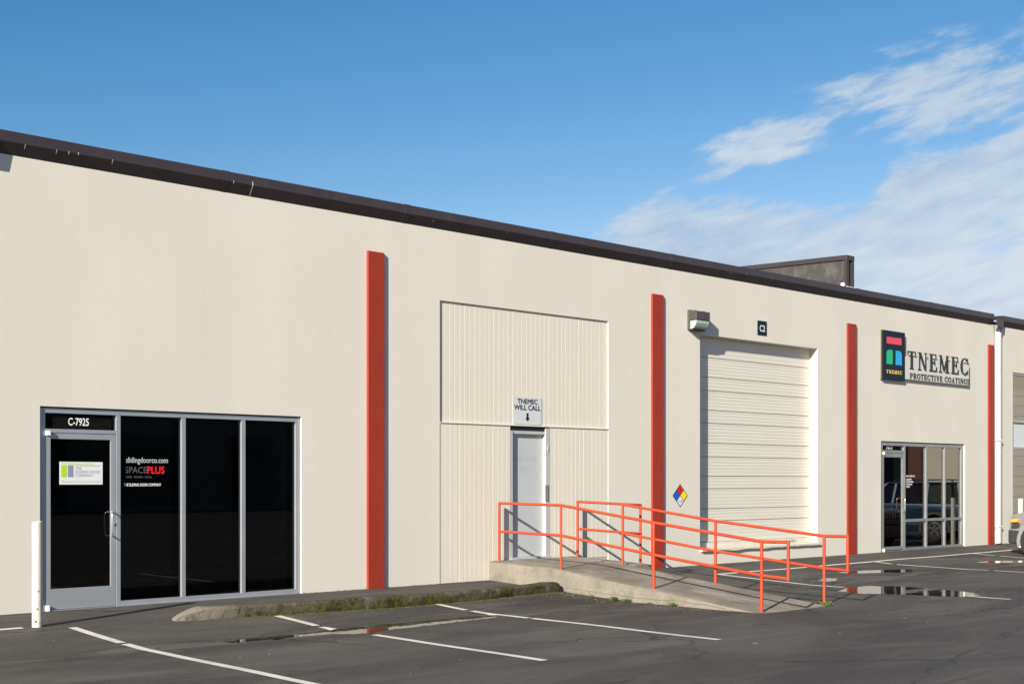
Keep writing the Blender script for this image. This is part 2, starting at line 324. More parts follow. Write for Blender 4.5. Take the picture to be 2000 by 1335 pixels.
# ------------------------------------------------------------------ helpers
def tag(o, label=None, cat=None, group=None, kind=None):
    if label: o['label'] = label
    if cat: o['category'] = cat
    if group: o['group'] = group
    if kind: o['kind'] = kind
    return o
def empty(name, loc, label, cat, group=None):
    o = bpy.data.objects.new(name, None); COL.objects.link(o); o.location = loc; o.empty_display_size = .2
    return tag(o, label, cat, group)
def wloc(o):
    v = Vector((0, 0, 0))
    while o is not None: v += o.location; o = o.parent
    return v
class MB:
    def __init__(s): s.v = []; s.f = []
    def add(s, vs, fs):
        k = len(s.v); s.v += [tuple(p) for p in vs]; s.f += [tuple(i+k for i in f) for f in fs]; return s
    def box(s, x0, x1, y0, y1, z0, z1):
        return s.add([(x0, y0, z0), (x1, y0, z0), (x1, y1, z0), (x0, y1, z0), (x0, y0, z1), (x1, y0, z1), (x1, y1, z1), (x0, y1, z1)],
                     [(0, 3, 2, 1), (4, 5, 6, 7), (0, 1, 5, 4), (1, 2, 6, 5), (2, 3, 7, 6), (3, 0, 4, 7)])
    def prism(s, pts, axis, a0, a1):
        """2-D outline (counter-clockwise seen down the axis) extruded between a0 and a1"""
        def mk(p, a):
            u, w = p
            return {'x': (a, u, w), 'y': (u, a, w), 'z': (u, w, a)}[axis]
        n = len(pts); vs = [mk(p, a0) for p in pts]+[mk(p, a1) for p in pts]
        fs = [tuple(range(n))[::-1], tuple(range(n, 2*n))]+[(i, (i+1) % n, (i+1) % n+n, i+n) for i in range(n)]
        return s.add(vs, fs)
    def tube(s, pts, r, n=12, closed=False):
        pts = [Vector(p) for p in pts]; m = len(pts); rings = []; prev = None
        for i, p in enumerate(pts):
            a = pts[i-1] if (i > 0 or closed) else None; b = pts[(i+1) % m] if (i < m-1 or closed) else None
            d = ((p-a).normalized() if a is not None else Vector()) + ((b-p).normalized() if b is not None else Vector())
            d.normalize()
            if prev is None:
                up = Vector((0, 0, 1)) if abs(d.z) < .9 else Vector((1, 0, 0)); u = d.cross(up).normalized()
            else: u = (prev-d*prev.dot(d)).normalized()
            prev = u; w = d.cross(u)
            k = 1.0
            if a is not None and b is not None:
                cs = (p-a).normalized().dot(d); k = 1/max(cs, .5)
            inb = ((p-a).normalized()-d*(p-a).normalized().dot(d)) if (a is not None and b is not None) else Vector()
            ring = []
            for j in range(n):
                q = u*math.cos(2*math.pi*j/n)+w*math.sin(2*math.pi*j/n)
                if inb.length > 1e-4:
                    e = inb.normalized(); q = q+e*q.dot(e)*(k-1)
                ring.append(p+q*r)
            rings.append(ring)
        vs = [q for rg in rings for q in rg]; fs = []
        for i in range(m if closed else m-1):
            for j in range(n):
                a0 = i*n+j; a1 = i*n+(j+1) % n; b0 = ((i+1) % m)*n+j; b1 = ((i+1) % m)*n+(j+1) % n
                fs.append((a0, a1, b1, b0))
        if not closed: fs += [tuple(range(n))[::-1], tuple(range((m-1)*n, m*n))]
        return s.add(vs, fs)
    def lathe(s, c, prof, n=24, axis='z'):
        vs = []; fs = []
        for (r, h) in prof:
            for j in range(n):
                a = 2*math.pi*j/n; u, w = r*math.cos(a), r*math.sin(a)
                vs.append({'z': (c[0]+u, c[1]+w, c[2]+h), 'y': (c[0]+u, c[1]+h, c[2]+w), 'x': (c[0]+h, c[1]+u, c[2]+w)}[axis])
        for i in range(len(prof)-1):
            for j in range(n): fs.append((i*n+j, i*n+(j+1) % n, (i+1)*n+(j+1) % n, (i+1)*n+j))
        fs += [tuple(range(n))[::-1], tuple(range((len(prof)-1)*n, len(prof)*n))]
        return s.add(vs, fs)
    def build(s, name, mat, parent=None, bevel=0, smooth=False, seg=2, shared=None):
        o = shared_mesh = None
        off = wloc(parent)
        me = bpy.data.meshes.new(name); me.from_pydata([(x-off.x, y-off.y, z-off.z) for x, y, z in s.v], [], s.f)
        bm = bmesh.new(); bm.from_mesh(me); bmesh.ops.recalc_face_normals(bm, faces=bm.faces)
        bm.to_mesh(me); bm.free()
        me.materials.append(mat)
        if smooth:
            for p in me.polygons: p.use_smooth = True
        o = bpy.data.objects.new(name, me); COL.objects.link(o); o.parent = parent
        if bevel:
            b = o.modifiers.new('bevel', 'BEVEL'); b.width = bevel; b.segments = seg; b.limit_method = 'ANGLE'; b.angle_limit = R(35); b.use_clamp_overlap = True
        if smooth:
            try: me.set_sharp_from_angle(angle=R(40))
            except Exception: pass
        return o
def box(name, mat, parent, x0, x1, y0, y1, z0, z1, bevel=0):
    return MB().box(x0, x1, y0, y1, z0, z1).build(name, mat, parent, bevel)
def dup(o, parent, loc=None):
    c = o.copy(); COL.objects.link(c); c.parent = parent
    if loc is not None: c.location = loc
    return c

def text(name, body, mat, parent, x0, x1, z0, z1, y, bold=0.0, depth=.002, align_caps=True):
    """lettering in the plane of the facade, fitted to the box x0..x1, z0..z1, front at y"""
    cu = bpy.data.curves.new(name, 'FONT'); cu.body = body; cu.size = 1; cu.resolution_u = 4
    tmp = bpy.data.objects.new('tmp', cu); COL.objects.link(tmp)
    dg = bpy.context.evaluated_depsgraph_get(); me = bpy.data.meshes.new_from_object(tmp.evaluated_get(dg))
    bpy.data.objects.remove(tmp); bpy.data.curves.remove(cu)
    co = np.array([v.co[:] for v in me.vertices]); lo = co.min(0); hi = co.max(0)
    sx = (x1-x0)/(hi[0]-lo[0]); sz = (z1-z0)/(hi[1]-lo[1]); off = wloc(parent)
    bm = bmesh.new()
    passes = [(0, 0)] if bold <= 0 else [(-bold, 0), (0, -bold), (0, bold), (bold, 0), (0, 0)]      # heavier strokes: overstruck, a hair apart in depth
    for q, (bx, bz) in enumerate(passes):
        nv = len(bm.verts); bm.from_mesh(me); bm.verts.ensure_lookup_table()
        for v in bm.verts[nv:]: v.co = Vector((x0+(v.co.x+bx-lo[0])*sx, y-.0002*q, z0+(v.co.y+bz-lo[1])*sz))-off
    if depth:
        r = bmesh.ops.extrude_face_region(bm, geom=bm.faces[:])
        for v in [g for g in r['geom'] if isinstance(g, bmesh.types.BMVert)]: v.co.y += depth
    bmesh.ops.recalc_face_normals(bm, faces=bm.faces)
    bm.to_mesh(me); bm.free(); me.name = name; me.materials.clear(); me.materials.append(mat)
    o = bpy.data.objects.new(name, me); COL.objects.link(o); o.parent = parent
    return o

# serif capitals drawn as strokes in a unit box (x 0..w, z 0..1)
def serif_glyph(ch, T=.20, t=.075, sf=.055):
    """returns (advance width, list of polygons)"""
    P_ = []
    def rect(x0, x1, z0, z1): P_.append([(x0, z0), (x1, z0), (x1, z1), (x0, z1)])
    def quad(*p): P_.append(list(p))
    def slab(x0, x1, z, up=True):
        h = sf; rect(x0, x1, z, z+h) if up else rect(x0, x1, z-h, z)
    def arc(cx, cz, ro, so_, ri, si, a0, a1, n=14):
        for i in range(n):
            p = R(a0+(a1-a0)*i/n); q = R(a0+(a1-a0)*(i+1)/n)
            quad((cx+ro*math.cos(p), cz+so_*math.sin(p)), (cx+ro*math.cos(q), cz+so_*math.sin(q)), (cx+ri*math.cos(q), cz+si*math.sin(q)), (cx+ri*math.cos(p), cz+si*math.sin(p)))
    if ch == 'T':
        w = .78; rect(.39-T/2, .39+T/2, 0, 1); rect(0, w, 1-t, 1); slab(.2, .58, 0); quad((0, 1), (0, .74), (.04, .74), (.09, 1)); quad((w, 1), (w-.09, 1), (w-.04, .74), (w, .74))
    elif ch == 'N':
        w = .92; rect(.12, .12+t, 0, 1); rect(w-.17, w-.17+t, 0, 1); quad((.05, 1), (.30, 1), (w-.10, 0), (w-.22, 0)); slab(0, .32, 0); slab(0, .25, 1, False); slab(w-.30, w, 1, False)
    elif ch == 'E':
        w = .76; rect(.1, .1+T, 0, 1); rect(.0, w-.06, 1-t, 1); rect(0, w, 0, t); rect(.25, .55, .48, .48+t); rect(.52, .57, .36, .68)
        quad((w-.06, 1), (w-.14, 1), (w-.09, .74), (w-.06, .74)); quad((w, 0), (w, .28), (w-.03, .28), (w-.12, 0))
    elif ch == 'M':
        w = 1.08; rect(.12, .12+t, 0, 1); rect(w-.12-T, w-.12, 0, 1); quad((.06, 1), (.27, 1), (.60, .08), (.48, .08)); quad((w-.14, 1), (w-.24, 1), (.48, .08), (.57, .08)); slab(0, .3, 0); slab(w-.42, w, 0); slab(0, .2, 1, False); slab(w-.3, w, 1, False)
    elif ch in 'CG':
        w = .86; arc(.45, .5, .45, .51, .45-T, .51-t, 42, 318, 22); rect(.76, .81, .66, 1.0)
        if ch == 'C': rect(.77, .81, .06, .30)
        else: rect(.62, .62+T*.9, .04, .46); rect(.50, .9, .42, .47)
    elif ch == 'O':
        w = .92; arc(.46, .5, .46, .51, .46-T, .51-t, 0, 360, 26)
    elif ch in 'PR':
        w = .78; rect(.1, .1+T, 0, 1); slab(0, .42, 0); rect(0, .42, 1-t, 1); rect(.25, .42, .44, .44+t); arc(.40, .72, .34, .28, .34-T*.9, .28-t, -90, 90, 12)
        if ch == 'R': w = .88; quad((.36, .46), (.56, .46), (.88, 0), (.66, 0)); rect(.64, .9, 0, sf)
    elif ch == 'V':
        w = .88; quad((.05, 1), (.27, 1), (.53, 0), (.42, 0)); quad((.72, 1), (.80, 1), (.53, 0), (.46, 0)); slab(0, .36, 1, False); slab(.6, .9, 1, False)
    elif ch == 'A':
        w = .92; quad((.10, 0), (.17, 0), (.48, 1), (.42, 1)); quad((.62, 0), (.84, 0), (.50, 1), (.40, 1)); rect(.24, .66, .28, .28+t); slab(0, .28, 0); slab(.54, .94, 0)
    elif ch == 'I':
        w = .44; rect(.12, .12+T, 0, 1); slab(0, w, 0); slab(0, w, 1, False)
    elif ch == 'S':
        w = .66; arc(.33, .74, .31, .27, .31-T*.75, .27-t, 40, 270, 14); arc(.33, .255, .33, .265, .33-T*.75, .265-t, 90, -140, 14); rect(.52, .57, .68, 1.0); rect(.05, .10, 0, .32); quad((.2, .62), (.38, .40), (.55, .35), (.3, .68))
    else: return .38, []
    return w, P_
def serif_text(name, body, mat, parent, x0, x1, z0, z1, y, depth, gap=.10, T=.20, t=.075, each=True):
    """each letter its own extruded object; strokes staggered a hair in depth so that no two faces share a plane"""
    gl = [serif_glyph(c, T, t) for c in body]; tot = sum(g[0] for g in gl)+gap*(len(gl)-1); sx = (x1-x0)/tot; x = 0; out_ = []
    mb = MB()
    for c, (w, polys) in zip(body, gl):
        for i, pl in enumerate(polys):
            yy = y-.00025*(i % 7)
            mb.prism([(x0+(x+u)*sx, z0+v*(z1-z0)) for u, v in pl], 'y', yy, y+depth-.0002*(i % 5))
        x += w+gap
        if each and polys: out_.append(mb.build(name, mat, parent)); mb = MB()
    if not each: out_.append(mb.build(name, mat, parent))
    return out_

# ------------------------------------------------------------------ ground
PUD = {
 'A': ([(6.94,-2.98),(7.06,-3.20),(7.35,-3.27),(7.9,-3.22),(8.33,-3.30),(8.48,-3.50),(9.16,-3.37),(9.82,-3.32),(10.42,-3.26),(10.78,-3.20),(10.85,-3.02),(10.29,-2.93),(9.59,-2.96),(9.11,-2.95),(8.54,-2.95),(8.06,-3.0),(7.69,-2.97),(7.35,-2.95)], -.129),
 'B': ([(17.13,-4.04),(17.81,-3.77),(18.32,-3.85),(18.57,-4.2),(18.60,-4.86),(18.41,-5.49),(17.98,-5.85),(17.62,-5.78),(17.45,-5.37),(17.28,-4.86),(17.0,-4.48)], -.131),
 'C': ([(20.29,-2.01),(20.98,-2.02),(21.61,-2.32),(21.97,-2.56),(21.24,-2.85),(20.54,-2.49),(20.15,-2.29)], -.100),
 'D': ([(18.46,-2.46),(18.84,-2.39),(19.1,-2.59),(18.95,-2.86),(18.52,-2.97),(18.35,-2.72)], -.113),
 'E': ([(25.0,-2.23),(25.62,-2.28),(26.13,-2.67),(26.35,-2.93),(25.6,-2.92),(25.0,-2.59)], -.106),
}
def sdist(poly, X, Y):
    """signed distance to a polygon (negative inside), numpy"""
    d2 = np.full(X.shape, 1e9); inside = np.zeros(X.shape, bool); n = len(poly)
    for i in range(n):
        ax, ay = poly[i]; bx, by = poly[(i+1) % n]; ex, ey = bx-ax, by-ay
        tt = np.clip(((X-ax)*ex+(Y-ay)*ey)/(ex*ex+ey*ey), 0, 1)
        d2 = np.minimum(d2, (X-ax-tt*ex)**2+(Y-ay-tt*ey)**2)
        cond = ((ay > Y) != (by > Y)) & (X < (bx-ax)*(Y-ay)/(by-ay+1e-12)+ax); inside ^= cond
    return np.where(inside, -1, 1)*np.sqrt(d2)
def ground_z(X, Y):
    X = np.asarray(X, float); Y = np.asarray(Y, float)
    z = np.where(Y > 0, 0, -.042*np.minimum(-Y, 3.1))
    z = z+.003*(np.sin(X*1.7+Y*.9)*np.sin(Y*2.3-X*.6))*(np.abs(Y+4) < 3.6)
    for poly, lv in PUD.values():
        s = sdist(poly, X, Y)+.035*np.sin(X*9+Y*4)*np.sin(Y*17-X*5)+.02*np.sin(X*31+Y*12)
        w = np.clip((.45-s)/.45, 0, 1); w = w*w*(3-2*w)
        k = np.clip((.03-s)/.08, 0, 1); k = k*k*(3-2*k)
        z = z*(1-w)+(lv+.0035-.018*k)*w
    return z
xs = [-600, -200, -80, -40, -20, -8, -2, 1, 3]+list(np.arange(4, 31.01, .09))+[32, 34, 38, 45, 60, 100, 250, 600]
ys = [-600, -200, -80, -40, -25, -16, -12, -9.5, -8]+list(np.arange(-7.2, .01, .07))+[.0, .3, 3, 20, 100, 600]
xs = np.array(sorted(set(np.round(xs, 4)))); ys = np.array(sorted(set(np.round(ys, 4))))
GX, GY = np.meshgrid(xs, ys); GZ = ground_z(GX, GY)
nx, ny = len(xs), len(ys)
gme = bpy.data.meshes.new('ground')
gme.from_pydata(np.stack([GX.ravel(), GY.ravel(), GZ.ravel()], 1).tolist(), [], [(j*nx+i, j*nx+i+1, (j+1)*nx+i+1, (j+1)*nx+i) for j in range(ny-1) for i in range(nx-1)])
for p in gme.polygons: p.use_smooth = True
gme.materials.append(M['asphalt'])
ground = bpy.data.objects.new('ground', gme); COL.objects.link(ground); tag(ground, kind='structure')

for k, (poly, lv) in PUD.items():           # water level with the pavement hollows
    cx_ = sum(p[0] for p in poly)/len(poly); cy_ = sum(p[1] for p in poly)/len(poly)
    pts = []
    for x, y in poly:
        dx, dy = x-cx_, y-cy_; r = math.hypot(dx, dy); pts.append((x+dx/r*.10, y+dy/r*.06, lv))
    tag(MB().add(pts, [tuple(range(len(pts)))]).build('puddle', M['water']), kind='structure')

def strip(x0, y0, x1, y1, w=.10):
    """painted line following the pavement, 4 mm above it"""
    dx, dy = x1-x0, y1-y0; ln = math.hypot(dx, dy); nxx, nyy = -dy/ln*w/2, dx/ln*w/2; n = max(2, int(ln/.09))
    vs = []; fs = []
    for i in range(n+1):
        t_ = i/n; x = x0+dx*t_; y = y0+dy*t_
        for sgn in (-1, 0, 1):
            px, py = x+nxx*sgn, y+nyy*sgn; vs.append((px, py, float(ground_z(px, py))+.006))
        if i: k = i*3; fs += [(k-3, k-2, k+1, k), (k-2, k-1, k+2, k+1)]
    return MB().add(vs, fs).build('parking_line', M['line'], ground, smooth=True)
for a in [(6.08,-1.36,6.05,-2.62),(6.05,-2.70,6.08,-9.5), (8.49,-1.73,8.44,-2.64),(8.44,-2.74,8.45,-2.98),(8.47,-3.72,8.46,-6.40),
          (10.90,-1.85,10.83,-2.52),(10.85,-2.62,10.92,-3.60),(10.93,-3.66,10.92,-6.55),
          (17.68,-1.34,17.72,-3.75),(17.7,-5.75,17.68,-6.50), (22.72,-1.28,22.62,-1.70),(22.62,-1.80,23.1,-3.45),(23.12,-3.55,23.12,-6.4),
          (26.86,-1.22,26.80,-1.74),(26.82,-1.84,26.85,-4.6), (17.64,-1.27,29.2,-1.15), (1.2,-1.25,5.62,-1.12), (3.6,-1.4,3.6,-6.4), (31.4,-1.2,31.4,-6.2)]: strip(*a)

# ------------------------------------------------------------------ kerb
kp = [(7.28,-1.46),(7.72,-1.50),(8.64,-1.60),(10.07,-1.77),(11.2,-1.78),(11.9,-1.75),(12.6,-1.67),(13.30,-1.62)]
kx = np.arange(7.26, 13.42, .06); ky = np.interp(kx, [p[0] for p in kp], [p[1] for p in kp])
vs = []; fs = []; prof = [(-.093,-.03),(-.090,.05),(-.084,.108),(-.060,.138),(-.02,.146),(.04,.145),(.068,.12),(.078,.05),(.08,-.03)]
for i, (x, y) in enumerate(zip(kx, ky)):
    e0 = min(1, (x-7.24)/.30)**.6; e1 = min(1, (13.44-x)/.08)**.5; h_ = e0*e1; g0 = float(ground_z(x, y))
    for j, (u, v) in enumerate(prof):
        q = noise.noise(Vector((x*3.1, j*.9, 1)))*.014+noise.noise(Vector((x*11, j*1.7, 5)))*.007
        vs.append((x+noise.noise(Vector((x*5, j, 9)))*.01, y+u*(.45+.55*h_)+q, g0+(v if v < 0 else v*h_+q*.8)))
m_ = len(prof)
for i in range(len(kx)-1):
    for j in range(m_-1): fs.append((i*m_+j, i*m_+j+1, (i+1)*m_+j+1, (i+1)*m_+j))
fs += [tuple(range(m_)), tuple(range((len(kx)-1)*m_, len(kx)*m_))[::-1]]
kerb = MB().add(vs, fs).build('kerb', M['kerb'])
tag(kerb, 'low mossy concrete kerb with a tapered nose in front of the cream wall', 'kerb')

def scatter(name, mat, spots, size, n, parent=None, thick=.35, seed=1, kind='stuff'):
    rnd = random.Random(seed); mb = MB()
    for _ in range(n):
        x, y, sx, sy = spots(rnd)
        s1 = size*rnd.uniform(.4, 1.3); a = rnd.uniform(0, 6.28); z = float(ground_z(x, y))
        c, s = math.cos(a)*s1, math.sin(a)*s1; h_ = s1*thick*rnd.uniform(.5, 1.4)
        mb.add([(x-c, y-s, z), (x+s*.6, y-c*.6, z), (x+c, y+s, z), (x-s*.6, y+c*.6, z), (x+rnd.uniform(-.2, .2)*s1, y, z+h_)], [(0, 1, 4), (1, 2, 4), (2, 3, 4), (3, 0, 4)])
    return tag(mb.build(name, mat, parent), kind=kind)
def kerb_foot(r):
    x = 7.4+5.9*r.random()**.8; y = float(np.interp(x, kx, ky))-.09-abs(r.gauss(0, .03)); return x, y, 1, 1
scatter('moss', M['moss'], kerb_foot, .022, 900, kerb, .35, 3)
def wall_foot(r):
    x = r.choice([r.uniform(10.0, 13.4), r.uniform(15.5, 18.5), r.uniform(18.8, 22.5)]); return x, -.012-abs(r.gauss(0, .012)), 1, 1
wm = scatter('moss', M['moss'], wall_foot, .014, 420, None, .7, 5)

# ------------------------------------------------------------------ building shell
OPEN = [(6.285, 9.985, -.3, 2.462, .16), (12.486, 16.258, -.3, 4.319, .034), (18.76, 22.60, .30, 4.29, .19), (25.04, 28.78, -.3, 2.44, .16)]
bld = empty('warehouse_building', (5.6, 0, 0), 'long cream painted warehouse with a brown roof edge and red pilasters', 'building')
def facade(mb, x0, x1, z0, z1, openings, back=.25):
    X = sorted({x0, x1, *[o[0] for o in openings], *[o[1] for o in openings]}); Z = sorted({z0, z1, *[o[2] for o in openings], *[o[3] for o in openings]})
    for i in range(len(X)-1):
        for j in range(len(Z)-1):
            mx_, mz_ = (X[i]+X[i+1])/2, (Z[j]+Z[j+1])/2
            if any(o[0] < mx_ < o[1] and o[2] < mz_ < o[3] for o in openings): continue
            for yy in (0, back):
                mb.add([(X[i], yy, Z[j]), (X[i+1], yy, Z[j]), (X[i+1], yy, Z[j+1]), (X[i], yy, Z[j+1])], [(0, 1, 2, 3)])
    for a, b, c, d_, dep in openings:
        dep = back
        mb.add([(a, 0, c), (a, dep, c), (a, dep, d_), (a, 0, d_)], [(0, 1, 2, 3)]).add([(b, 0, c), (b, dep, c), (b, dep, d_), (b, 0, d_)], [(0, 1, 2, 3)])
        mb.add([(a, 0, d_), (b, 0, d_), (b, dep, d_), (a, dep, d_)], [(0, 1, 2, 3)]).add([(a, 0, c), (b, 0, c), (b, dep, c), (a, dep, c)], [(0, 1, 2, 3)])
XL, XR = -18.9, 30.235
mb = MB(); facade(mb, XL, XR, -.3, 5.42, OPEN)
me_wall = mb
for x0_, x1_ in ((XL, XL+.2), (XR-.2, XR)): me_wall.box(x0_, x1_, .26, 26, -.3, 5.42)
me_wall.box(XL, XR, 26.01, 26.2, -.3, 5.42)
wall = me_wall.build('wall', M['wall'], bld)
box('roof', M['roof'], bld, XL+.05, XR-.05, .02, 26.15, 5.425, 5.5)
box('interior_partition', M['interior'], bld, XL+.3, XR-.3, 5.0, 5.1, -.05, 5.4)
box('interior_floor', M['interior'], bld, XL+.3, XR-.3, .3, 5.0, .002, .012)
box('suspended_ceiling', M['brownint'], bld, XL+.3, XR-.3, .55, 4.98, 2.75, 2.80)
# folded metal cap in lapped lengths
CP = [(.0, 5.395), (-.085, 5.520), (-.092, 5.532), (-.082, 5.655), (-.07, 5.662), (.32, 5.675), (.32, 5.62), (.02, 5.60), (.012, 5.43)]
seclen = 3.05
cap0 = None
x = 30.10
capmesh = MB().prism(CP, 'x', 0, seclen-.012)
lap = [(u-.004 if v > 5.41 and u < .1 else u, v+(.004 if v > 5.6 else -.001)) for u, v in CP]
k = 0
while x > XL+2:
    mb = MB().prism([(u, v) for u, v in CP], 'x', x-seclen+.005, x-.005)
    c = mb.build('cap_section', M['cap'], bld, bevel=.004, seg=1) if cap0 is None else dup(cap0, bld, (-(30.10-x), 0, 0))
    if cap0 is None: cap0 = c
    x -= seclen; k += 1
lapm = None
for i in range(k):
    xx = 30.10-seclen*i-seclen
    if lapm is None: lapm = MB().prism(lap, 'x', xx-.05, xx+.05).build('lap_joint', M['cap'], bld)
    else: dup(lapm, bld, (-seclen*i, 0, 0))
# bird lime streaks on the cap
dr = random.Random(5)
for xx, h_ in [(9.15, .24), (6.07, .05), (6.45, .05), (6.60, .035), (6.72, .03), (7.16, .05), (8.86, .04), (25.15, .03), (19.6, .03), (20.05, .02), (23.2, .02), (28.6, .03), (12.3, .03), (13.8, .02)]:
    mb = MB(); n_ = max(2, int(h_/.02)); z = 5.52+min(h_*.25, .1) if h_ > .1 else dr.uniform(5.5, 5.55); w = .004 if h_ < .1 else .006
    for i in range(n_):
        z2 = z-h_/n_
        def yy(q): return -.0945+(q-5.532)*.08 if q > 5.53 else -.0885+(5.52-q)*.68-.003
        mb.add([(xx-w, yy(z), z), (xx+w, yy(z), z), (xx+w*1.1+.001, yy(z2), z2), (xx-w*.8+.001, yy(z2), z2)], [(0, 1, 2, 3)]); z = z2
    mb.build('bird_lime', M['whitebit'], bld)
# pilasters
def pilaster(x0, w):
    y = -.044
    return MB().box(x0, x0+w, y, .0-.0005, -.25, 4.905).build('pilaster', M['red'], bld, bevel=.014, seg=1)
for x0, w in ((11.095, .315), (17.365, .325), (23.66, .345), (29.895, .30), (4.83, .32), (-1.44, .32), (-7.7, .32), (-14, .32)): pilaster(x0, w)
# stepped fire wall behind the roof edge
mb = MB().prism([(.06, 5.50), (7.0, 5.50), (7.0, 6.57), (.06, 6.335)], 'x', 23.70, 23.93)
fw = mb.build('fire_wall', M['fire'], bld)
MB().prism([(-.01, 6.25), (7.1, 6.49), (7.1, 6.59), (-.01, 6.352)], 'x', 23.665, 23.965).build('coping', M['cap'], fw, bevel=.004)
box('end_flashing', M['cap'], fw, 23.67, 23.765, -.005, .055, 5.68, 6.255)
box('end_flashing', M['cap'], fw, 23.885, 23.96, -.005, .055, 5.68, 6.255)
box('base_flashing', M['plate'], fw, 23.66, 23.97, -.03, .058, 5.668, 5.685)
box('sealant_lump', M['plate'], fw, 23.60, 23.66, .02, .10, 5.68, 5.76, .01)

# ------------------------------------------------------------------ boarded infill with the grey door
FY = .009
box('board_backing', M['gap'], bld, 12.49, 13.95, FY+.006, FY+.05, -.2, 2.455)
box('board_backing', M['gap'], bld, 14.86, 16.255, FY+.006, FY+.05, -.2, 2.455)
box('board_backing', M['gap'], bld, 12.49, 16.255, FY+.026, FY+.06, 2.4551, 4.318)
BW = .1016
def boards(x0, x1, z0, z1, y):
    n_ = int(round((x1-x0)/BW)); w = (x1-x0)/n_; first = None
    for i in range(n_):
        if first is None:
            first = MB().prism([(x0+.003, y+.011), (x0+.003, y+.002), (x0+.006, y), (x0+w-.006, y), (x0+w-.003, y+.002), (x0+w-.003, y+.011)], 'z', z0, z1).build('board', M['board'], bld)
        else:
            d_ = dup(first, bld, (w*i, random.uniform(-.0007, .0007), 0))
boards(12.49, 13.965, -.02, 2.452, FY)
boards(14.845, 16.254, .26, 2.452, FY)
boards(12.49, 16.254, 2.462, 4.316, FY+.019)
box('board_flashing', M['board'], bld, 12.49, 16.254, FY-.016, FY+.0185, 2.4525, 2.464)
# door
dr_ = empty('door', (0, 0, 0), None, None); dr_.parent = bld; dr_.location = (13.97-5.6, 0, .31)
DY = FY+.075
box('door_leaf', M['doorgrey'], dr_, 14.02, 14.755, DY, DY+.045, .335, 2.325, .003)
box('frame', M['framegrey'], dr_, 13.967, 14.02, FY+.004, DY+.06, .30, 2.375, .002)
box('frame', M['framegrey'], dr_, 14.755, 14.845, FY-.004, DY+.06, .30, 2.43, .002)
box('frame', M['framegrey'], dr_, 14.02, 14.755, FY+.018, DY+.05, 2.325, 2.375, .002)
box('head_gap', M['dark'], dr_, 13.967, 14.845, FY+.022, DY+.055, 2.376, 2.45)
box('threshold', M['framegrey'], dr_, 13.967, 14.845, FY-.012, DY+.06, .285, .334, .002)
box('latch_guard', M['alu2'], dr_, 14.735, 14.80, FY-.018, FY-.004, 1.235, 1.50, .003)
box('hinge_plate', M['framegrey'], dr_, 14.79, 14.815, FY-.012, FY-.004, 2.06, 2.14)
text('faded_lettering', 'TNEMEC  CO  INC', M['ghost'], dr_, 14.05, 14.62, 1.885, 1.965, DY-.0012, .012, 0)
text('faded_lettering', '7923', M['ghost'], dr_, 14.24, 14.40, 1.70, 1.80, DY-.0012, .012, 0)

# ------------------------------------------------------------------ roll-up door
zb = [4.31, 3.902, 3.535, 3.281, 2.909, 2.663, 2.284, 2.026, 1.658, 1.42, 1.041, .806, .403, .315]
rd = empty('rollup_door', (0, 0, 0), None, None); rd.parent = bld; rd.location = (18.76-5.6, .19, .3)
for a, b in zip(zb[:-1], zb[1:]):
    y = .19; hgt = a-b; pr = [(y+.03, a-.0005)]
    pr += [(y+.016, a-.0005), (y+.016, a-.010), (y, a-.013)]
    nr = 5 if hgt > .3 else (3 if hgt > .2 else 0)
    for q in range(nr):
        zc = a-hgt*(q+1)/(nr+1)
        pr += [(y, zc+.011), (y+.0028, zc+.006), (y+.0028, zc-.006), (y, zc-.011)]
    pr += [(y, b+.004), (y+.03, b+.004)]
    MB().prism(pr, 'x', 18.762, 22.58).build('door_panel', M['rollup'], rd)
box('guide_rail', M['rollup'], rd, 22.581, 22.599, .165, .235, .31, 4.288)
# chipped sill board under the door
n_ = 60; vs = []; fs = []
for i in range(n_+1):
    x = 18.765+(22.63-18.765)*i/n_; jag = noise.noise(Vector((x*2.3, 3, 0)))*.022+noise.noise(Vector((x*9, 7, 0)))*.010
    vs += [(x, -.055, .292-jag*.3), (x, -.055, .252+jag), (x, -.002, .245+jag), (x, -.002, .30)]
    if i: k = i*4; fs += [(k-4, k-3, k+1, k), (k-3, k-2, k+2, k+1), (k-4, k, k+3, k-1)]
fs += [(0, 1, 2, 3), (n_*4+3, n_*4+2, n_*4+1, n_*4)]
MB().add(vs, fs).build('sill_board', M['sill'], bld)
box('door_sill', M['sill'], bld, 18.762, 22.598, .0, .18, .295, .306)
box('bottom_rail', M['sill'], rd, 18.765, 22.578, .16, .189, .307, .40, .004)
mb = MB(); mb.add([(21.55, .157, .335), (21.75, .157, .318), (22.0, .157, .325), (22.15, .157, .352), (22.0, .157, .36), (21.93, .157, .385), (21.86, .157, .352), (21.72, .157, .375), (21.66, .157, .352)], [tuple(range(9))]); mb.build('bare_patch', M['patch'], rd)

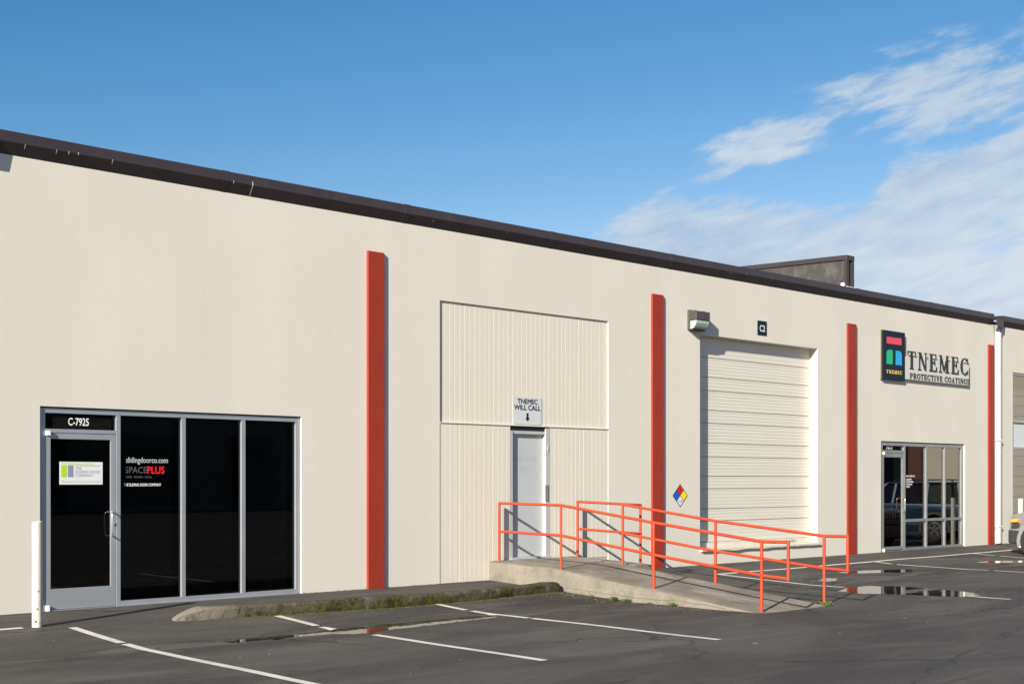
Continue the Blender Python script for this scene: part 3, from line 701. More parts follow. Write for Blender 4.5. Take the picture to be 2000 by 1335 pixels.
# ------------------------------------------------------------------ storefronts
def storefront(al, gl, xs_f, yf, door, zt, jl, muls, jr, zhead, zbar, zsill, mid=None, sub=''):
    """aluminium framing: front face at yf, glass 55 mm behind"""
    f = empty('storefront', (0, 0, 0), None, None); f.parent = bld; f.location = (jl[0]-5.6, 0, 0)
    yb = yf+.10; yg = yf+.040
    B = lambda nm, x0, x1, z0, z1, y0=None: box(nm, al, f, x0, x1, yf if y0 is None else y0, yb, z0, z1, .003)
    top = zt
    B('mullion', jl[0], jl[1], .0, top)
    for a, b in muls: B('mullion', a, b, .0, zhead[0])
    B('mullion', jr[0], jr[1], .0, top)
    B('header', jl[1]+.0005, jr[0]-.0005, zhead[0]+.0005, top)
    dx0, dx1 = door
    B('transom_bar', jl[1]+.0005, muls[0][0]-.0005, zbar[0], zbar[1])
    xsn = [muls[0][1]]+[v for m in muls[1:] for v in m]+[jr[0]]
    for a, b in zip(xsn[::2], xsn[1::2]):
        B('sill_rail', a+.0005, b-.0005, zsill[0], zsill[1])
        if mid: B('mid_rail', a+.0005, b-.0005, mid[0], mid[1])
        box('window_pane', gl, f, a, b, yg, yg+.006, zsill[1] if not mid else mid[1], zhead[0]+.001)
        if mid: box('window_pane', gl, f, a, b, yg, yg+.006, zsill[1], mid[0])
    box('window_pane', M['glassclear'] if gl is M['glass'] else gl, f, jl[1], muls[0][0], yg, yg+.006, zbar[1], zhead[0]+.001)
    return f, yb, yg
YF = .03
sf1, yb1, yg1 = storefront(M['alu'], M['glass'], None, YF, (6.36, 7.262), 2.446, (6.30, 6.362), [(7.268, 7.325), (8.168, 8.226), (9.055, 9.115)], (9.915, 9.972), (2.385, 2.445), (2.148, 2.195), (.002, .065))
sf2, yb2, yg2 = storefront(M['alu2'], M['glass2'], None, YF, (25.16, 26.05), 2.425, (25.10, 25.155), [(26.055, 26.12), (27.02, 27.085), (27.865, 27.93)], (28.665, 28.74), (2.345, 2.425), (2.185, 2.245), (.02, .06), (.64, .70))
def alu_door(al, gl, x0, x1, z0, z1, st, top, kick, yf):
    d_ = empty('door', (0, 0, 0), None, None); d_.parent = bld; d_.location = (x0-5.6, 0, z0)
    y0, y1 = yf+.006, yf+.05
    B = lambda nm, a, b, c, e, m=al: box(nm, m, d_, a, b, y0, y1, c, e, .003)
    B('stile', x0, x0+st, z0, z1); B('stile', x1-st, x1, z0, z1)
    B('top_rail', x0+st+.0004, x1-st-.0004, z1-top, z1); B('kick_rail', x0+st+.0004, x1-st-.0004, z0, z0+kick)
    box('glass', gl, d_, x0+st, x1-st, y0+.022, y0+.028, z0+kick, z1-top)
    hx = x1-st*.62
    def pull(y_, s):
        pts = []
        for (u, v) in [(0, -.15), (.0, -.15), (.055, -.15), (.075, -.13), (.08, -.10), (.08, .10), (.075, .13), (.055, .15), (0, .15)][1:]:
            pts.append((hx-u*.55, y_-s*u, 1.03+v))
        return pts
    MB().tube(pull(y0, 1), .0105, 10).build('handle', M['chrome'], d_, smooth=True)
    MB().tube(pull(y1, -1), .0095, 10).build('handle', al, d_, smooth=True)
    MB().lathe((x1-st*.42, y0, 1.03), [(.022, -.001), (.022, -.012), (.012, -.016), (.0, -.016)], 16, 'y').build('lock_cylinder', al, d_)
    return d_
d1 = alu_door(M['alu'], M['glass'], 6.365, 7.263, .012, 2.143, .066, .068, .25, YF)
d2 = alu_door(M['alu2'], M['glass2'], 25.158, 26.05, .03, 2.178, .062, .09, .075, YF)
box('pivot_block', M['letterwhite'], sf1, 6.362, 6.415, YF-.04, YF-.001, 2.112, 2.168, .004)
box('pivot_block', M['letterwhite'], sf1, 6.362, 6.405, YF-.04, YF-.001, .0, .07, .004)
box('pivot_block', M['letterwhite'], sf2, 25.157, 25.205, YF-.035, YF-.001, 2.14, 2.20, .004)
box('pivot_block', M['letterwhite'], sf2, 25.157, 25.20, YF-.035, YF-.001, .0, .07, .004)
# sill plate and the painted plinth under the second shopfront
box('threshold', M['alu2'], sf2, 25.16, 28.74, -.002, YF-.002, .002, .018)
box('threshold', M['alu'], sf1, 6.30, 9.97, .004, YF-.002, .001, .010)
# blinds behind the first shopfront, one joined set of slats per pane
for a, b in ((7.36, 8.12), (8.26, 9.02), (9.15, 9.88)):
    mb = MB()
    z = .09
    while z < 2.37:
        mb.add([(a, .205, z), (b, .205, z), (b, .222, z+.019), (a, .222, z+.019)], [(0, 1, 2, 3)]); z += .025
    tag(mb.build('blind', M['blind'], sf1), kind='stuff')
box('wood_panel', M['woodpanel'], sf1, 6.50, 7.25, .135, .155, 2.10, 2.345)
text('address_number', 'C-7925', M['letterwhite'], sf1, 6.665, 6.925, 2.245, 2.335, yg1-.0012, .018, 0)
text('address_number', '7917', M['letterwhite'], sf2, 25.36, 25.64, 2.262, 2.328, yg2-.0012, .03, 0)
text('window_lettering', 'slidingdoorco.com', M['greyletter'], sf1, 7.415, 7.99, 1.775, 1.865, yg1-.0012, .012, 0)
text('window_lettering', 'SPACE', M['dimletter'], sf1, 7.405, 7.70, 1.665, 1.745, yg1-.0012, -.012, 0)
text('window_lettering', 'PLUS', M['redletter'], sf1, 7.705, 7.94, 1.66, 1.75, yg1-.0012, .028, 0)
for w_, a_, b_ in (('flexible.', 7.41, 7.50), ('innovative.', 7.525, 7.65), ('human.', 7.675, 7.77)): text('window_lettering', w_, M['dimletter'], sf1, a_, b_, 1.605, 1.635, yg1-.0012, .01, 0)
text('window_lettering', 'THE SLIDING DOOR COMPANY', M['letterwhite'], sf1, 7.385, 7.895, 1.50, 1.535, yg1-.0012, .025, 0)
for i, s_t in enumerate(['TNEMEC COMPANY INC', 'HIGH RELIABILITY', 'PROTECTIVE COATINGS', 'FOR STEEL AND', 'CONCRETE']):
    text('window_lettering', s_t, M['letterwhite'], sf2, 26.17, 26.17+(.42, .28, .35, .30, .2)[i], 1.655-.055*i-(.02 if i else 0), 1.69-.055*i-(.02 if i else 0), yg2-.0012, .03, 0)

# printed card on the door glass
card = empty('door_card', (6.55, yg1-.03, 1.62), 'white card with lime and grey company print on the left glass door', 'sign')
cy = YF+.006+.022
box('card', M['plate'], card, 6.548, 7.098, cy-.004, cy-.001, 1.523, 1.80)
pr_ = lambda x0, x1, z0, z1, m: box('print_block', m, card, x0, x1, cy-.0052, cy-.0043, z0, z1)
pr_(6.568, 6.98, 1.772, 1.782, M['lime']); pr_(6.568, 6.638, 1.614, 1.758, M['lime']); pr_(6.652, 6.722, 1.614, 1.758, M['lilac']); pr_(6.745, 7.068, 1.750, 1.757, M['print'])
for s_t, a, b, z in (('THE', 6.748, 6.825, 1.703), ('SLIDING DOOR', 6.748, 7.068, 1.660), ('COMPANY.', 6.748, 6.98, 1.617)):
    text('print_text', s_t, M['print'], card, a, b, z, z+.034, cy-.0052, .0, 0)
text('print_text', 'The innovative choice for interior systems', M['print'], card, 6.572, 7.08, 1.545, 1.568, cy-.0052, .0, 0)

# ------------------------------------------------------------------ next building on the right
nb = empty('warehouse_building', (30.26, 0, 0), 'cream building with tall dark windows at the right edge past the downspout', 'building')
mb = MB(); facade(mb, 30.262, 55, -.3, 5.42, [(31.24, 35.0, .06, 4.30, .16), (39, 43, .06, 4.30, .16)])
mb.build('wall', M['wall'], nb)
box('roof', M['roof'], nb, 30.3, 54.9, .02, 26, 5.425, 5.5)
box('interior_partition', M['interior'], nb, 30.3, 54.9, 4.0, 4.1, 0, 5.4)
x = 30.56; c0 = None
for i in range(8):
    if c0 is None: c0 = MB().prism(CP, 'x', x, x+seclen-.01).build('cap_section', M['cap'], nb, bevel=.004, seg=1)
    else: dup(c0, nb, (seclen*i, 0, 0))
for X0 in (31.24, 39.0):
    w = empty('window', (0, 0, 0), None, None); w.parent = nb; w.location = (X0-30.26, 0, 0)
    F = lambda a, b, c, e: box('frame', M['alu'], w, a, b, .03, .13, c, e, .003)
    F(X0+.005, X0+.06, .062, 4.298); F(X0+3.7, X0+3.755, .062, 4.298)
    for k in (1, 2, 3):
        xm = X0+.06+(3.64/4)*k; F(xm-.03, xm+.03, .121, 4.239)
    for c, e in ((4.24, 4.298), (.062, .12)): F(X0+.0605, X0+3.6995, c, e)
    for k in range(4):
        a = X0+.0605+(3.64/4)*k+(.03 if k else 0); b = X0+.0595+(3.64/4)*(k+1)-(.03 if k < 3 else 0)
        F(a+.0005, b-.0005, 3.05, 3.10); F(a+.0005, b-.0005, 2.38, 2.43)
        box('spandrel', M['greyplate'], w, a, b, .075, .085, 2.431, 3.049)
        box('window_pane', M['glass2'], w, a, b, .085, .091, 3.101, 4.239); box('window_pane', M['glass2'], w, a, b, .085, .091, .121, 2.379)

# ------------------------------------------------------------------ downspouts
def downspout(dx, label, group, pipe=True):
    o = empty('downspout', (30.40+dx, 0, 0), label, 'downspout', group)
    x0 = 30.325+dx
    box('pipe', M['white'], o, x0, x0+.12, -.095, -.004, .02, 5.26, .012)
    mb = MB(); a = 30.14+dx; b = 30.50+dx
    z0, z1 = 5.335, 5.585
    mb.add([(a+.1, -.125, z0), (b-.01, -.125, z0), (b-.01, -.0945, z0), (a+.1, -.0945, z0), (a, -.14, z1), (b, -.14, z1), (b, -.0945, z1), (a, -.0945, z1)], [(0, 3, 2, 1), (4, 5, 6, 7), (0, 1, 5, 4), (1, 2, 6, 5), (2, 3, 7, 6), (3, 0, 4, 7)])
    mb.build('leader_head', M['cap'], o, bevel=.005)
    if pipe: box('outlet', M['cap'], o, x0-.01, x0+.13, -.105, -.02, 5.24, 5.334, .006)
    box('rim', M['cap'], o, a-.008, b+.008, -.148, -.088, 5.586, 5.606, .003)
    for z in (.42, 2.55):
        if pipe: box('bracket', M['white'], o, x0-.05, x0+.17, -.101, -.003, z, z+.035, .003)
    return o
downspout(0, 'white square downspout under a brown leader head right of the last red pilaster', 'downspouts at the wall joints')
downspout(-24.88, 'brown leader head tucked under the roof edge at the far left', 'downspouts at the wall joints', False)

# ------------------------------------------------------------------ wall lamp
wl = empty('wall_lamp', (18.55, 0, 4.5), 'bronze box wall lamp with a ribbed glass lens above the roll-up door corner', 'lamp')
box('back_plate', M['bronze'], wl, 18.385, 18.80, -.055, -.001, 4.335, 4.71, .018)
MB().prism([(-.056, 4.505), (-.056, 4.695), (-.215, 4.675), (-.215, 4.515)], 'x', 18.392, 18.79).build('housing', M['bronze'], wl, bevel=.010)
MB().prism([(-.056, 4.345), (-.056, 4.503), (-.205, 4.508), (-.200, 4.455), (-.17, 4.40), (-.13, 4.362)], 'x', 18.402, 18.78).build('lens', M['lens'], wl, bevel=.012)
box('lower_lip', M['dark'], wl, 18.40, 18.78, -.13, -.056, 4.332, 4.344)
for xx in (18.47, 18.71): MB().lathe((xx, -.13, 4.688), [(.018, -.01), (.018, .012), (.0, .016)], 12).build('screw', M['bronze'], wl)

# ------------------------------------------------------------------ signs
c2s = empty('unit_sign', (20.68, 0, 4.55), 'small navy unit sign reading C2 above the roll-up door', 'sign')
box('plate', M['navy'], c2s, 20.532, 20.832, -.008, -.001, 4.413, 4.697, .001)
text('unit_number', 'C2', M['letterwhite'], c2s, 20.602, 20.768, 4.49, 4.612, -.0092, .015, 0)

wc = empty('door_sign', (14.35, 0, 2.7), 'grey sign with black words and a down arrow above the grey door', 'sign')
sy = FY+.019-.006
mb = MB(); x0, x1, z0, z1, rr = 14.03, 14.672, 2.484, 2.93, .03; pts = []
for cx_, cz_, a0 in ((x1-rr, z1-rr, 0), (x0+rr, z1-rr, 90), (x0+rr, z0+rr, 180), (x1-rr, z0+rr, 270)):
    for k in range(5): pts.append((cx_+rr*math.cos(R(a0+22.5*k)), cz_+rr*math.sin(R(a0+22.5*k))))
mb.prism(pts, 'y', sy-.003, sy).build('plate', M['greyplate'], wc)
text('sign_text', 'TNEMEC', M['black'], wc, 14.13, 14.575, 2.815, 2.893, sy-.0042, .030, 0)
text('sign_text', 'WILL CALL', M['black'], wc, 14.055, 14.645, 2.715, 2.793, sy-.0042, .030, 0)
MB().prism([(14.30, 2.585), (14.352, 2.53), (14.404, 2.585), (14.375, 2.585), (14.375, 2.665), (14.328, 2.665), (14.328, 2.585)], 'y', sy-.0042, sy-.0032).build('arrow', M['black'], wc)
for xx in (14.06, 14.64):
    for zz in (2.51, 2.905): MB().lathe((xx, sy-.003, zz), [(.006, 0), (.005, -.003), (0, -.003)], 8, 'y').build('screw', M['alu'], wc)

nf = empty('hazard_diamond', (18.183, 0, 1.3), 'four colour hazard diamond on the wall beside the red pilaster', 'sign')
cx_, cz_, hw, hh = 18.183, 1.298, .212, .212
box_pts = [(cx_-hw, cz_), (cx_, cz_-hh), (cx_+hw, cz_), (cx_, cz_+hh)]
MB().prism(box_pts, 'y', -.005, -.001).build('border', M['black'], nf)
q = .092
for dx_, dz_, mm in ((0, .106, 'nred'), (-.106, 0, 'nblue'), (.106, 0, 'nyellow'), (0, -.106, 'plate')):
    a, b = cx_+dx_*.96, cz_+dz_*.96
    MB().prism([(a-q, b), (a, b-q), (a+q, b), (a, b+q)], 'y', -.0068, -.0052).build('coloured_field', M[mm], nf)
text('field_mark', 'COR', M['black'], nf, cx_-.055, cx_+.055, cz_-.125, cz_-.085, -.008, .0, 0)
text('field_mark', '3', M['black'], nf, cx_-.016, cx_+.016, cz_+.075, cz_+.135, -.008, .0, 0)

lg = empty('logo_sign', (25.45, 0, 4.3), 'navy upright logo sign with a red block above a green and a blue one', 'sign')
ly = -.075
box('panel', M['navy'], lg, 24.995, 25.915, ly, -.004, 3.79, 4.868, .003)
box('edge_trim', M['trim'], lg, 24.984, 24.994, -.036, -.006, 3.79, 4.868)
MB().prism([(25.148, 4.58), (25.76, 4.58), (25.76, 4.728), (25.148, 4.728)], 'y', ly-.004, ly-.001).build('red_block', M['pink'], lg)
def leafb(x0, x1, z0, z1, side):
    pts = [(x0, z0), (x1, z0)]; r_ = .10
    if side < 0: pts += [(x1, z1)]+[(x0+r_-r_*math.sin(R(a)), z1-r_+r_*math.cos(R(a))) for a in range(0, 91, 15)]
    else: pts += [(x1-r_+r_*math.cos(R(a)), z1-r_+r_*math.sin(R(a))) for a in range(0, 91, 15)]+[(x0, z1)]
    return pts
MB().prism(leafb(25.138, 25.39, 4.132, 4.446, -1), 'y', ly-.004, ly-.001).build('green_block', M['green'], lg)
MB().prism(leafb(25.52, 25.772, 4.130, 4.445, 1), 'y', ly-.004, ly-.001).build('blue_block', M['blue'], lg)
serif_text('gold_letter', 'TNEMEC', M['gold'], lg, 25.135, 25.785, 3.926, 4.006, ly-.003, .003, gap=.28, T=.22, t=.11)

ns = empty('company_sign', (27.4, 0, 4.1), 'white backed sign with raised black serif letters beside the navy logo', 'sign')
box('backing', M['backing'], ns, 25.93, 28.85, -.068, -.02, 3.84, 4.345, .003)
box('edge_channel', M['black'], ns, 28.851, 28.858, -.070, -.018, 3.84, 4.345)
for xx in (26.3, 27.4, 28.5): box('standoff', M['alu2'], ns, xx, xx+.03, -.019, -.001, 3.9, 4.3)
serif_text('letter', 'TNEMEC', M['black'], ns, 26.03, 28.80, 4.078, 4.478, -.084, .0155, gap=.24, T=.20, t=.07)
serif_text('letter', 'PROTECTIVE COATINGS', M['black'], ns, 26.13, 28.845, 3.866, 3.990, -.079, .0105, gap=.19, T=.185, t=.09)
for a, b in ((26.10, 26.40), (27.95, 28.25)): pass

# ------------------------------------------------------------------ ramp
rp = empty('wheelchair_ramp', (14.3, -2.6, -.1), 'weathered concrete ramp and landing leading up to the grey door', 'ramp')
RP = [(0.0, .303), (-1.55, .256), (-3.35, .069), (-5.22, -.128)]
def rampz(y): return float(np.interp(-y, [-p[0] for p in RP], [p[1] for p in RP]))
def slab(x0, x1, y0, y1, top_mat_name, name):
    vs = []; fs = []; n_ = int(abs(y1-y0)/.08); cols = int((x1-x0)/.08)
    for i in range(n_+1):
        y = y0+(y1-y0)*i/n_
        for j in range(cols+1):
            x = x0+(x1-x0)*j/cols
            edge = -.014 if j in (0, cols) else 0
            vs.append((x+noise.noise(Vector((x*2, y*3, 1)))*.008*(j in (0, cols)), y, rampz(y)+edge+noise.noise(Vector((x*1.5, y*1.5, 4)))*.004))
    c = cols+1
    for i in range(n_):
        for j in range(cols): fs.append((i*c+j, i*c+j+1, (i+1)*c+j+1, (i+1)*c+j))
    o = MB().add(vs, fs).build(name, M['concrete_top'], rp, smooth=True); 
    side = []; sf_ = []
    def wallrun(idx):
        k0 = len(side)
        for q in idx: x, y, z = vs[q]; side.append((x, y, z)); side.append((x, y, -.3))
        for a in range(len(idx)-1): sf_.append((k0+2*a, k0+2*a+1, k0+2*a+3, k0+2*a+2))
    wallrun([i*c for i in range(n_+1)]); wallrun([i*c+cols for i in range(n_+1)]); wallrun([n_*c+j for j in range(c)]); wallrun([j for j in range(c)])
    MB().add(side, sf_).build('side_face', M['concrete'], rp)
    return o
slab(13.50, 15.06, 0.028, -5.24, '', 'ramp_slab')
slab(15.062, 15.47, 0.0, -1.66, '', 'landing_slab')
vs = []; fs = []                      # rough footing strip showing under the ramp side
ly_ = np.arange(-1.75, -4.9, -.07)
for i, y in enumerate(ly_):
    g0 = float(ground_z(13.45, y)); top_ = min(g0+.055+noise.noise(Vector((y*3, 0, 0)))*.02, rampz(y)-.05); o_ = noise.noise(Vector((y*5, 2, 0)))*.012
    top_ = max(top_, g0-.02)
    vs += [(13.455+o_, y, g0-.1), (13.46+o_, y, top_), (13.51, y, top_+.012)]
    if i: k = i*3; fs += [(k-3, k-2, k+1, k), (k-2, k-1, k+2, k+1)]
MB().add(vs, fs).build('footing', M['concrete'], rp, smooth=True)

def handrail(posts, ext, mids, label, extra=None):
    x0, y0, zb0, zt0 = posts[0]
    o = empty('handrail', (x0, y0, zb0), label, 'handrail', None)
    r_ = .0215
    for (x, y, z, t_) in posts:
        lean = 0
        MB().tube([(x, y, z-.05), (x, y, t_)], r_, 12).build('post', M['coral'], o, smooth=True)
    ex, ey, ez0, ez1 = ext
    top_ = [(p[0], p[1], p[3]) for p in posts]
    top_ = [top_[0]]+top_[1:]+[(ex, ey, ez1)]
    MB().tube(top_, r_, 12).build('top_rail', M['coral'], o, smooth=True)
    MB().tube([(p[0], p[1], m) for p, m in zip(posts, mids)]+[(ex, ey, ez0)], r_, 12).build('mid_rail', M['coral'], o, smooth=True)
    MB().tube([(ex, ey, ez0-r_), (ex, ey, ez1+r_)], r_*.99, 12).build('end_post', M['coral'], o, smooth=True)
    for (x, y, z) in [(p[0], p[1], p[3]) for p in posts]:
        MB().lathe((x, y, z), [(.0, -.0225), (.016, -.016), (.0225, 0), (.016, .016), (.0, .0225)], 12).build('joint', M['coral'], o, smooth=True)
    return o
handrail([(13.63, -.09, .29, 1.214), (13.55, -1.55, .25, 1.203), (13.57, -3.35, .069, .986), (13.60, -5.15, -.13, .784)], (13.60, -5.56, .325, .792), [.768, .752, .537, .348],
         'orange pipe handrail on the near side of the ramp')
hr = handrail([(14.915, -1.55, .25, 1.197), (14.97, -3.33, .06, .979), (15.07, -5.12, -.13, .812)], (15.02, -5.52, .362, .820), [.748, .537, .371],
         'orange pipe handrail on the far side of the ramp with a return to the wall')
for (x, y) in ((15.385, -.11), (15.31, -1.57)): MB().tube([(x, y, .2), (x, y, 1.219 if y > -1 else 1.183)], .0215, 12).build('post', M['coral'], hr, smooth=True)
MB().tube([(15.385, -.11, 1.219), (15.31, -1.57, 1.183), (14.915, -1.55, 1.192)], .021, 12).build('return_rail', M['coral'], hr, smooth=True)
MB().tube([(15.385, -.11, .766), (15.31, -1.57, .728), (14.915, -1.55, .742)], .021, 12).build('return_rail', M['coral'], hr, smooth=True)
MB().lathe((15.385, -.11, 1.219), [(.0, -.0225), (.016, -.016), (.0225, 0), (.016, .016), (.0, .0225)], 12).build('joint', M['coral'], hr, smooth=True)

# ------------------------------------------------------------------ bollards
def bollard(x, y, h_, r_, label):
    z = float(ground_z(x, y)); o = empty('bollard', (x, y, z), label, 'bollard', 'white steel bollards by the wall')
    MB().lathe((x, y, z), [(r_, -.1), (r_, h_-.004), (r_-.006, h_), (r_-.008, h_-.0), (r_-.012, h_-.02), (0, h_-.02)], 32).build('pipe', M['bollard'], o, smooth=True)
    for (a, zz, s_) in ((-1.95, .20*h_/1.16, .012), (-2.25, .065, .016), (-1.5, .04, .008), (-1.75, .395, .011)):
        px, py = x+(r_+.0006)*math.cos(a), y+(r_+.0006)*math.sin(a); tx, ty = -math.sin(a), math.cos(a)
        pts = [(px+tx*s_*math.cos(b)*(.7+.3*random.random()), py+ty*s_*math.cos(b), z+zz+s_*1.2*math.sin(b)*(.6+.5*random.random())) for b in np.linspace(0, 5.5, 8)]
        MB().add(pts, [tuple(range(8))]).build('rust_chip', M['brownint'], o)
    return o
bollard(5.795, -1.10, 1.165, .056, 'white steel bollard in front of the left glass door')
bollard(29.98, -.80, 1.17, .057, 'white steel bollard half hidden behind the grey car')

# ------------------------------------------------------------------ weeds and litter
wd = random.Random(11)
def weed(x, y, n_, h_, label):
    z = float(ground_z(x, y)); o = empty('weed', (x, y, z), label, 'weed', 'weeds growing along the foot of the ramp')
    mb = MB()
    for i in range(n_):
        a = wd.uniform(0, 6.28); hh_ = h_*wd.uniform(.4, 1); out_ = hh_*wd.uniform(.5, 1.5); w = hh_*.28
        bx, by = x+wd.gauss(0, h_*.5), y+wd.gauss(0, h_*.5); c, s = math.cos(a), math.sin(a)
        mb.add([(bx, by, z), (bx+c*out_*.5-s*w, by+s*out_*.5+c*w, z+hh_*.7), (bx+c*out_, by+s*out_, z+hh_), (bx+c*out_*.5+s*w, by+s*out_*.5-c*w, z+hh_*.75)], [(0, 1, 2, 3)])
    mb.build('foliage', M['grass'], o); return o
for x, y, n_, h_, lb in [(13.36, -2.35, 30, .035, 'low green weed against the ramp side near the kerb end'), (13.38, -2.75, 60, .055, 'largest clump of green weed at the foot of the ramp side'),
                       (13.38, -3.0, 55, .05, 'green weed right beside the largest clump under the ramp side'), (13.36, -3.45, 22, .035, 'small weed under the third post of the near handrail'),
                       (13.38, -3.85, 30, .055, 'lone tuft of weed farthest down the near ramp side'), (14.98, -5.22, 40, .07, 'green weed tuft at the foot of the far handrail end post')]: weed(x, y, n_, h_, lb)
def ramp_litter(r): return 13.38-abs(r.gauss(0, .30)), r.uniform(-4.6, -1.75), 1, 1
scatter('litter', M['leafdebris'], ramp_litter, .011, 150, None, .4, 21)
def lot_grit(r): return r.uniform(4.5, 24), -1.2-6*r.random()**1.2, 1, 1
scatter('litter', M['whitebit'], lot_grit, .009, 150, None, .3, 22)
def gutter(r): return r.uniform(7.3, 13.3), r.gauss(-2.1, .18), 1, 1
scatter('litter', M['leafdebris'], gutter, .008, 160, None, .4, 23)

# ------------------------------------------------------------------ cars
def car(x, y, rot, paint, label, kind_name='parked_car'):
    """boxy SUV, nose towards +Y before rotation; origin under the middle"""
    o = empty(kind_name, (0, 0, 0), label, 'car', 'cars parked by the right building')
    Lh, Wd = 2.2, .87
    def arch(cy_, rr_, zc=.36, n=9, rev=False):
        return [(cy_+rr_*math.cos(R(a)), zc+rr_*math.sin(R(a))) for a in np.linspace(0, 180, n)]
    fa, ra = 1.36, -1.27; AR = .41
    prof = [(-2.16, .42), (-2.18, .62), (-2.12, 1.02), (-1.9, 1.06), (.95, 1.06), (1.25, 1.04), (1.72, 1.00), (1.96, .955), (2.06, .86), (2.07, .62), (2.03, .48), (fa+AR, .34)]
    prof += arch(fa, AR)[1:]+[(fa-AR-.02, .27), (ra+AR+.02, .27)]+arch(ra, AR)[:]+[(ra-AR-.02, .36)]
    prof = prof[::-1]
    body = MB().prism(prof, 'x', -Wd, Wd).build('body', paint, o, bevel=.055, seg=3)
    # plan taper of the nose
    for v in body.data.vertices:
        if v.co.y > 1.75: v.co.x *= 1-.17*((v.co.y-1.75)/.4)**1.3
    for p in body.data.polygons: p.use_smooth = True
    # bumpers
    for s in (1, -1):
        pts = [(-.86, 1.80), (-.80, 2.06), (-.55, 2.20), (.55, 2.20), (.80, 2.06), (.86, 1.80), (.5, 1.78), (-.5, 1.78)]
        pts = [(a, b*s) for a, b in pts]
        if s < 0: pts = pts[::-1]
        MB().prism(pts, 'z', .30, .60 if s > 0 else .56).build('bumper', M['carplastic'], o, bevel=.03, seg=3)
        if s > 0:
            MB().prism([(a*.97, b-.03 if b > 1.9 else b) for a, b in pts], 'z', .602, .76).build('bumper_cover', M['carplastic'], o, bevel=.03, seg=3); continue
        pts2 = [(a*.985, (abs(b)-.03)*s if abs(b) > 1.9 else b) for a, b in pts]
        MB().prism(pts2, 'z', .562, .70).build('bumper_cover', paint, o, bevel=.02, seg=2)
    # fender flares and wheels
    for sx in (-1, 1):
        for cy_ in (fa, ra):
            outer = [(cy_+(AR+.07)*math.cos(R(a)), .36+(AR+.06)*math.sin(R(a))) for a in np.linspace(-14, 194, 15)]
            inner = [(cy_+(AR-.01)*math.cos(R(a)), .36+(AR-.01)*math.sin(R(a))) for a in np.linspace(194, -14, 15)]
            mb = MB()
            for k in range(14):
                quad = [outer[k], outer[k+1], inner[13-k], inner[14-k]]
                mb.prism(quad, 'x', sx*.80, sx*.905)
            fl = mb
            bm_o = fl.build('fender_flare', paint if paint is M['cargrey'] else M['carplastic'], o)
            wx = sx*.79
            tp = [(.19, -.1), (.30, -.11), (.335, -.085), (.34, 0), (.335, .085), (.30, .11), (.19, .10)]
            w = MB().lathe((wx, cy_, .34), [(a, b) for a, b in tp], 28, 'x').build('wheel', M['tyre'], o, smooth=True)
            mb = MB().lathe((wx+sx*.085, cy_, .34), [(.20, -.01), (.205, .02), (.18, .022), (.17, -.005), (.0, -.006)], 24, 'x')
            for k in range(5):
                a = R(72*k+18); c, s = math.cos(a), math.sin(a)
                u = [(c*.02-s*.03, s*.02+c*.03), (c*.18-s*.022, s*.18+c*.022), (c*.18+s*.022, s*.18-c*.022), (c*.02+s*.03, s*.02-c*.03)]
                mb.prism([(cy_+p[0], .34+p[1]) for p in u], 'x', wx+sx*.085, wx+sx*.11)
            mb.build('rim', M['rim'], w)
            MB().lathe((wx-sx*.03, cy_, .36), [(.395, -.16), (.395, .0)], 20, 'x').build('wheel_well', M['dark'], o)
    # greenhouse
    G_ = [(-2.02, 1.06), (1.02, 1.06), (.36, 1.60), (-1.88, 1.63)]
    gh = MB().prism(G_[::-1], 'x', -.80, .80).build('cabin', M['carglass'], o, bevel=.03)
    for v in gh.data.vertices:
        if v.co.z > 1.3: v.co.x *= .86
    box('roof', paint, o, -.70, .70, -1.90, .40, 1.615, 1.665, .02)
    for sx in (-1, 1):
        for (ya, za, yb_, zb_) in ((1.03, 1.05, .36, 1.62), (.12, 1.05, .06, 1.62), (-.95, 1.05, -.97, 1.62), (-2.02, 1.05, -1.89, 1.63)):
            w2 = .045 if ya > .5 or ya < -1.5 else .035
            MB().add([(sx*.812, ya-w2, za), (sx*.812, ya+w2, za), (sx*.70, yb_+w2, zb_), (sx*.70, yb_-w2, zb_), (sx*.78, ya-w2, za), (sx*.78, ya+w2, za), (sx*.66, yb_+w2, zb_), (sx*.66, yb_-w2, zb_)],
                     [(0, 1, 2, 3), (7, 6, 5, 4), (0, 4, 5, 1), (1, 5, 6, 2), (2, 6, 7, 3), (3, 7, 4, 0)]).build('pillar', paint, o)
        MB().tube([(sx*.60, .20, 1.66), (sx*.60, .15, 1.72), (sx*.60, -1.6, 1.73), (sx*.60, -1.68, 1.67)], .016, 8).build('roof_rail', M['dark'], o, smooth=True)
        box('mirror', paint, o, min(sx*.88, sx*1.04), max(sx*.88, sx*1.04), .62, .76, 1.02, 1.20, .03)
        for yy in (-.75, .22): box('door_handle', M['carplastic'], o, min(sx*.871, sx*.90), max(sx*.871, sx*.90), yy-.1, yy+.08, .90, .93, .008)
        for yy in (1.0, .08, -.92): box('door_seam', M['dark'], o, min(sx*.86, sx*.8725), max(sx*.86, sx*.8725), yy-.006, yy+.006, .42, 1.03)
        box('side_trim', M['carplastic'], o, min(sx*.868, sx*.885), max(sx*.868, sx*.885), -.82, .88, .44, .54, .006)
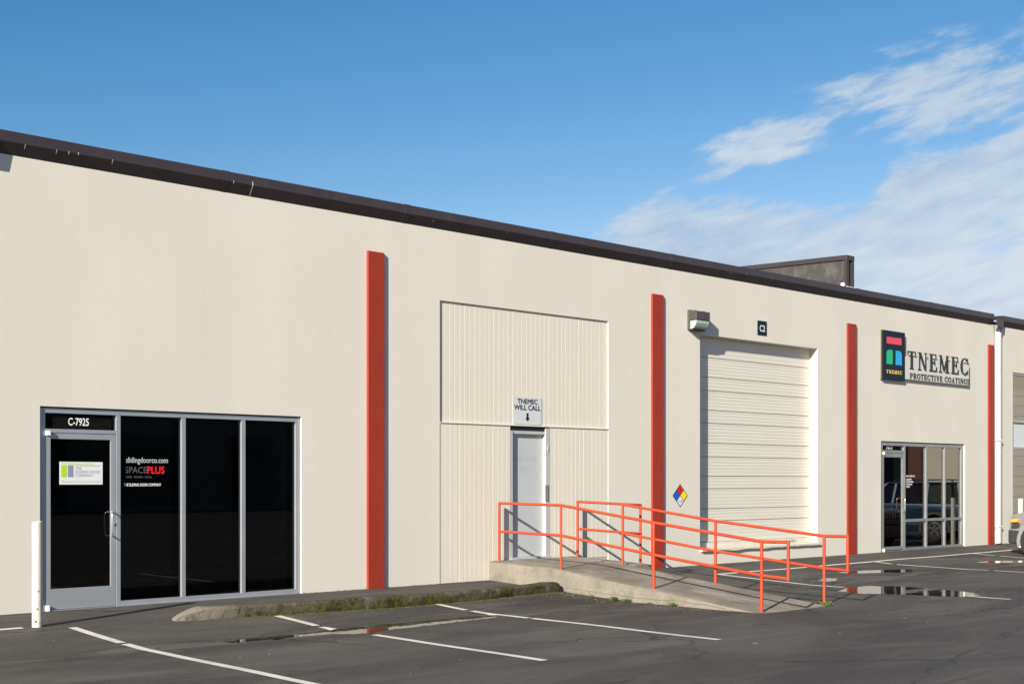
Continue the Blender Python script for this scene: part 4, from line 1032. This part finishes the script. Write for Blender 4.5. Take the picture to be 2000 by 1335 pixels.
        MB().lathe((sx*.60, 2.03, .845), [(.085, -.06), (.085, .035), (.07, .045), (.0, .05)], 20, 'y').build('headlight', M['lamp'], o, smooth=True)
        MB().prism([(2.00, .775), (2.0, .84), (1.84, .855), (1.84, .785)], 'x', min(sx*.80, sx*.862), max(sx*.80, sx*.862)).build('turn_signal', M['amber'], o, bevel=.006)
    grille = box('grille', M['dark'], o, -.44, .44, 2.03, 2.078, .765, .92)
    for k in range(8):
        xx = -.42+.12*k
        box('grille_bar', paint, grille, xx-.022, xx+.022, 2.06, 2.095, .76, .925, .01)
    o.location = (x, y, float(ground_z(x, y))); o.rotation_euler = (0, 0, rot)
    return o
car(28.42, -3.72, 0, M['cargrey'], 'grey boxy SUV parked nose-in at the right edge of the lot')
car(34.0, -4.3, R(180), M['carblue'], 'dark blue SUV with roof rails mirrored in the right shopfront')

# ------------------------------------------------------------------ the other sides of the yard (seen in the glass and the puddles)
def far_block(x0, x1, y0, y1, face, label):
    """plain tilt-up block; face = 'W' or 'N' is the side that looks at the yard"""
    o = empty('warehouse_building', ((x0+x1)/2, (y0+y1)/2, 0), label, 'building')
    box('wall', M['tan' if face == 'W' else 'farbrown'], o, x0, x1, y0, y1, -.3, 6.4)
    box('cap', M['cap'], o, x0-.1, x1+.1, y0-.1, y1+.1, 6.4, 6.65)
    if face == 'W':
        box('pilaster', M['farred_unlit'], o, x0-.10, x0-.001, y0+.05, y0+.75, -.2, 6.39)
        box('rollup_door', M['rollup'], o, x0-.02, x0-.001, -13.2, -9.2, .1, 5.6)
        z = .4
        while z < 5.5: box('door_seam', M['gap'], o, x0-.026, x0-.0205, -13.2, -9.2, z, z+.03); z += .45
    else:
        x = x0+3
        while x < x1-6:
            box('rollup_door', M['interior'], o, x+1.2, x+4.5, y1+.001, y1+.02, .1, 4.2)
            x += 6.5
    return o
far_block(56, 80, -17.0, -5, 'W', 'sunlit tan building with red pilasters mirrored in the right shopfront')
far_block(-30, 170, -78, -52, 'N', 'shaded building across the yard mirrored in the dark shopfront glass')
